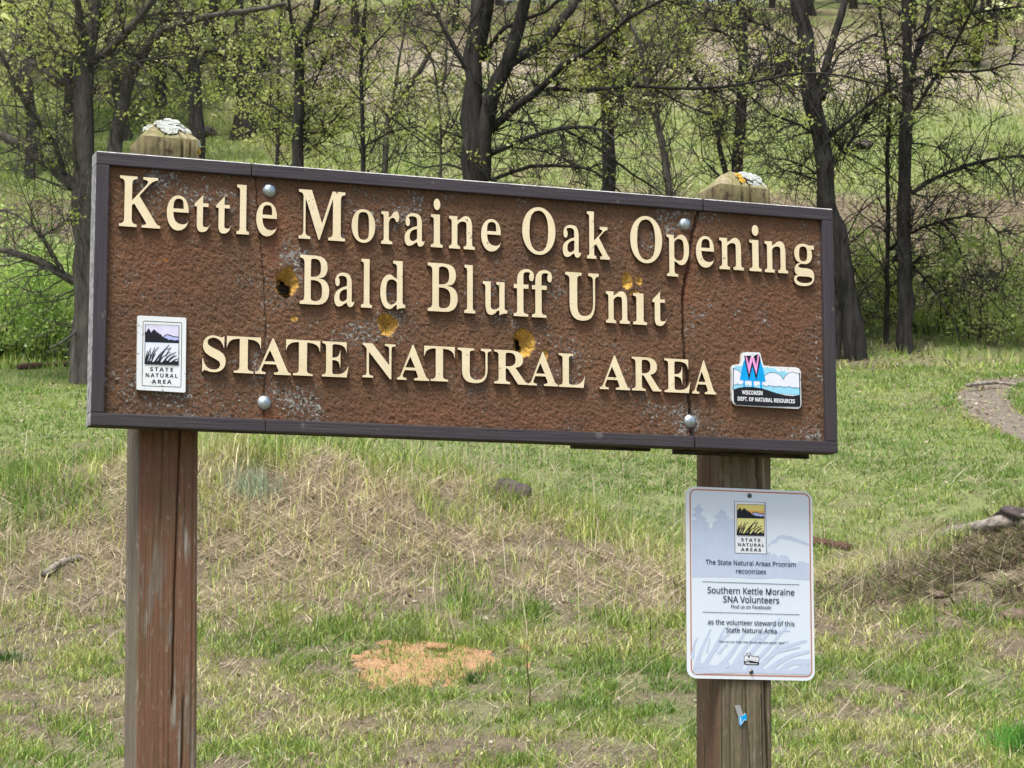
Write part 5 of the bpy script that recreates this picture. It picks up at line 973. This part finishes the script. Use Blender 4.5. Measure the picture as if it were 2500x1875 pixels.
def wand(a, b, h, r, label, seed, mat=M_ROT, lean=(.0, 0)):
    p = hit2(a, b); rng = np.random.default_rng(seed); P = np.array([p, p+[lean[0]*h*.4, lean[1]*h*.4, h*.5], p+[lean[0]*h, lean[1]*h, h]]); P[0, 2] = H(p[0], p[1])-.02; Q, r_ = smooth_line(P, [r, r*.8, r*.5], .05); Q = Q+rng.normal(0, .003, Q.shape); V, q = tubes(Q[None], r_[None], 5)
    tag(link('dead_weed', mesh_np('dead_weed', V-P[0], q, [mat], True), None, tuple(P[0])), label, 'weed')
wand(1146, 1545, .34, .005, 'dark upright dead stem standing right of the orange sand mound', 5, lean=(-.05, 0)); wand(1405, 1400, .22, .004, 'dark thin stem standing on the bank left of the small sign', 6); wand(1570, 1290, .12, .009, 'short dark stub on the bank beside the small sign', 7)
# clump of arching dead stalks on the right bank, grass tuft, weeds
def tuft(name, a, b, n, h, w, lean, col, label, cat, seed, spread=.08):
    rng = np.random.default_rng(seed); p = hit2(a, b); x = p[0]+rng.normal(0, spread, n); y = p[1]+rng.normal(0, spread, n); c_ = np.array(col)*rng.uniform(.6, 1.3, (n, 1))
    V, T_, C = blades(x, y, h*rng.uniform(.5, 1.2, n), np.full(n, w), np.clip(rng.normal(lean, .2, n), .02, .95), c_, .6); b0 = np.array([p[0], p[1], float(H(p[0], p[1]))])
    tag(link(name, mesh_np(name, V-b0, T_, [M_GRASS], False, C), None, tuple(b0)), label, cat)
tuft('grass_tuft', 2205, 1625, 420, .17, .006, .4, (.13, .33, .04), 'bright green grass tuft at the lower right frame edge', 'grass tuft', 1, .075)
tuft('grass_tuft', 1445, 1172, 160, .08, .009, .5, (.07, .20, .03), 'dark green tuft in the grass left of the small sign', 'grass tuft', 2, .04)
tuft('grass_tuft', 1020, 1478, 220, .09, .006, .6, (.10, .18, .04), 'dark green tuft growing at the front of the orange sand mound', 'grass tuft', 3, .028)
tuft('grass_tuft', 985, 1462, 90, .10, .005, .4, (.24, .34, .08), 'thin green tuft growing through the middle of the orange sand mound', 'grass tuft', 11, .05)
tuft('grass_tuft', 1060, 1455, 80, .11, .005, .35, (.26, .36, .09), 'thin upright green tuft at the right end of the orange sand mound', 'grass tuft', 12, .04)
tuft('weed', 545, 1085, 150, .24, .008, .4, (.30, .38, .22), 'grey-green feathery weed right of the left post below the sign', 'weed', 4, .09)
tuft('weed', 1975, 1562, 120, .07, .014, .7, (.26, .38, .10), 'small light green weed in the grass right of the small sign', 'weed', 5, .05)
tuft('dead_stalks', 1935, 1235, 70, .38, .005, .75, (.42, .35, .24), 'clump of arching dead stalks on the bank right of the small sign', 'stalks', 6, .12)
tuft('grass_tuft', 20, 1432, 200, .10, .007, .6, (.09, .17, .04), 'dark green tuft at the lower left frame edge', 'grass tuft', 8, .05)
tuft('grass_tuft', 890, 1395, 160, .16, .005, .3, (.28, .34, .10), 'yellowish upright tuft at the left end of the orange sand mound', 'grass tuft', 9, .035)
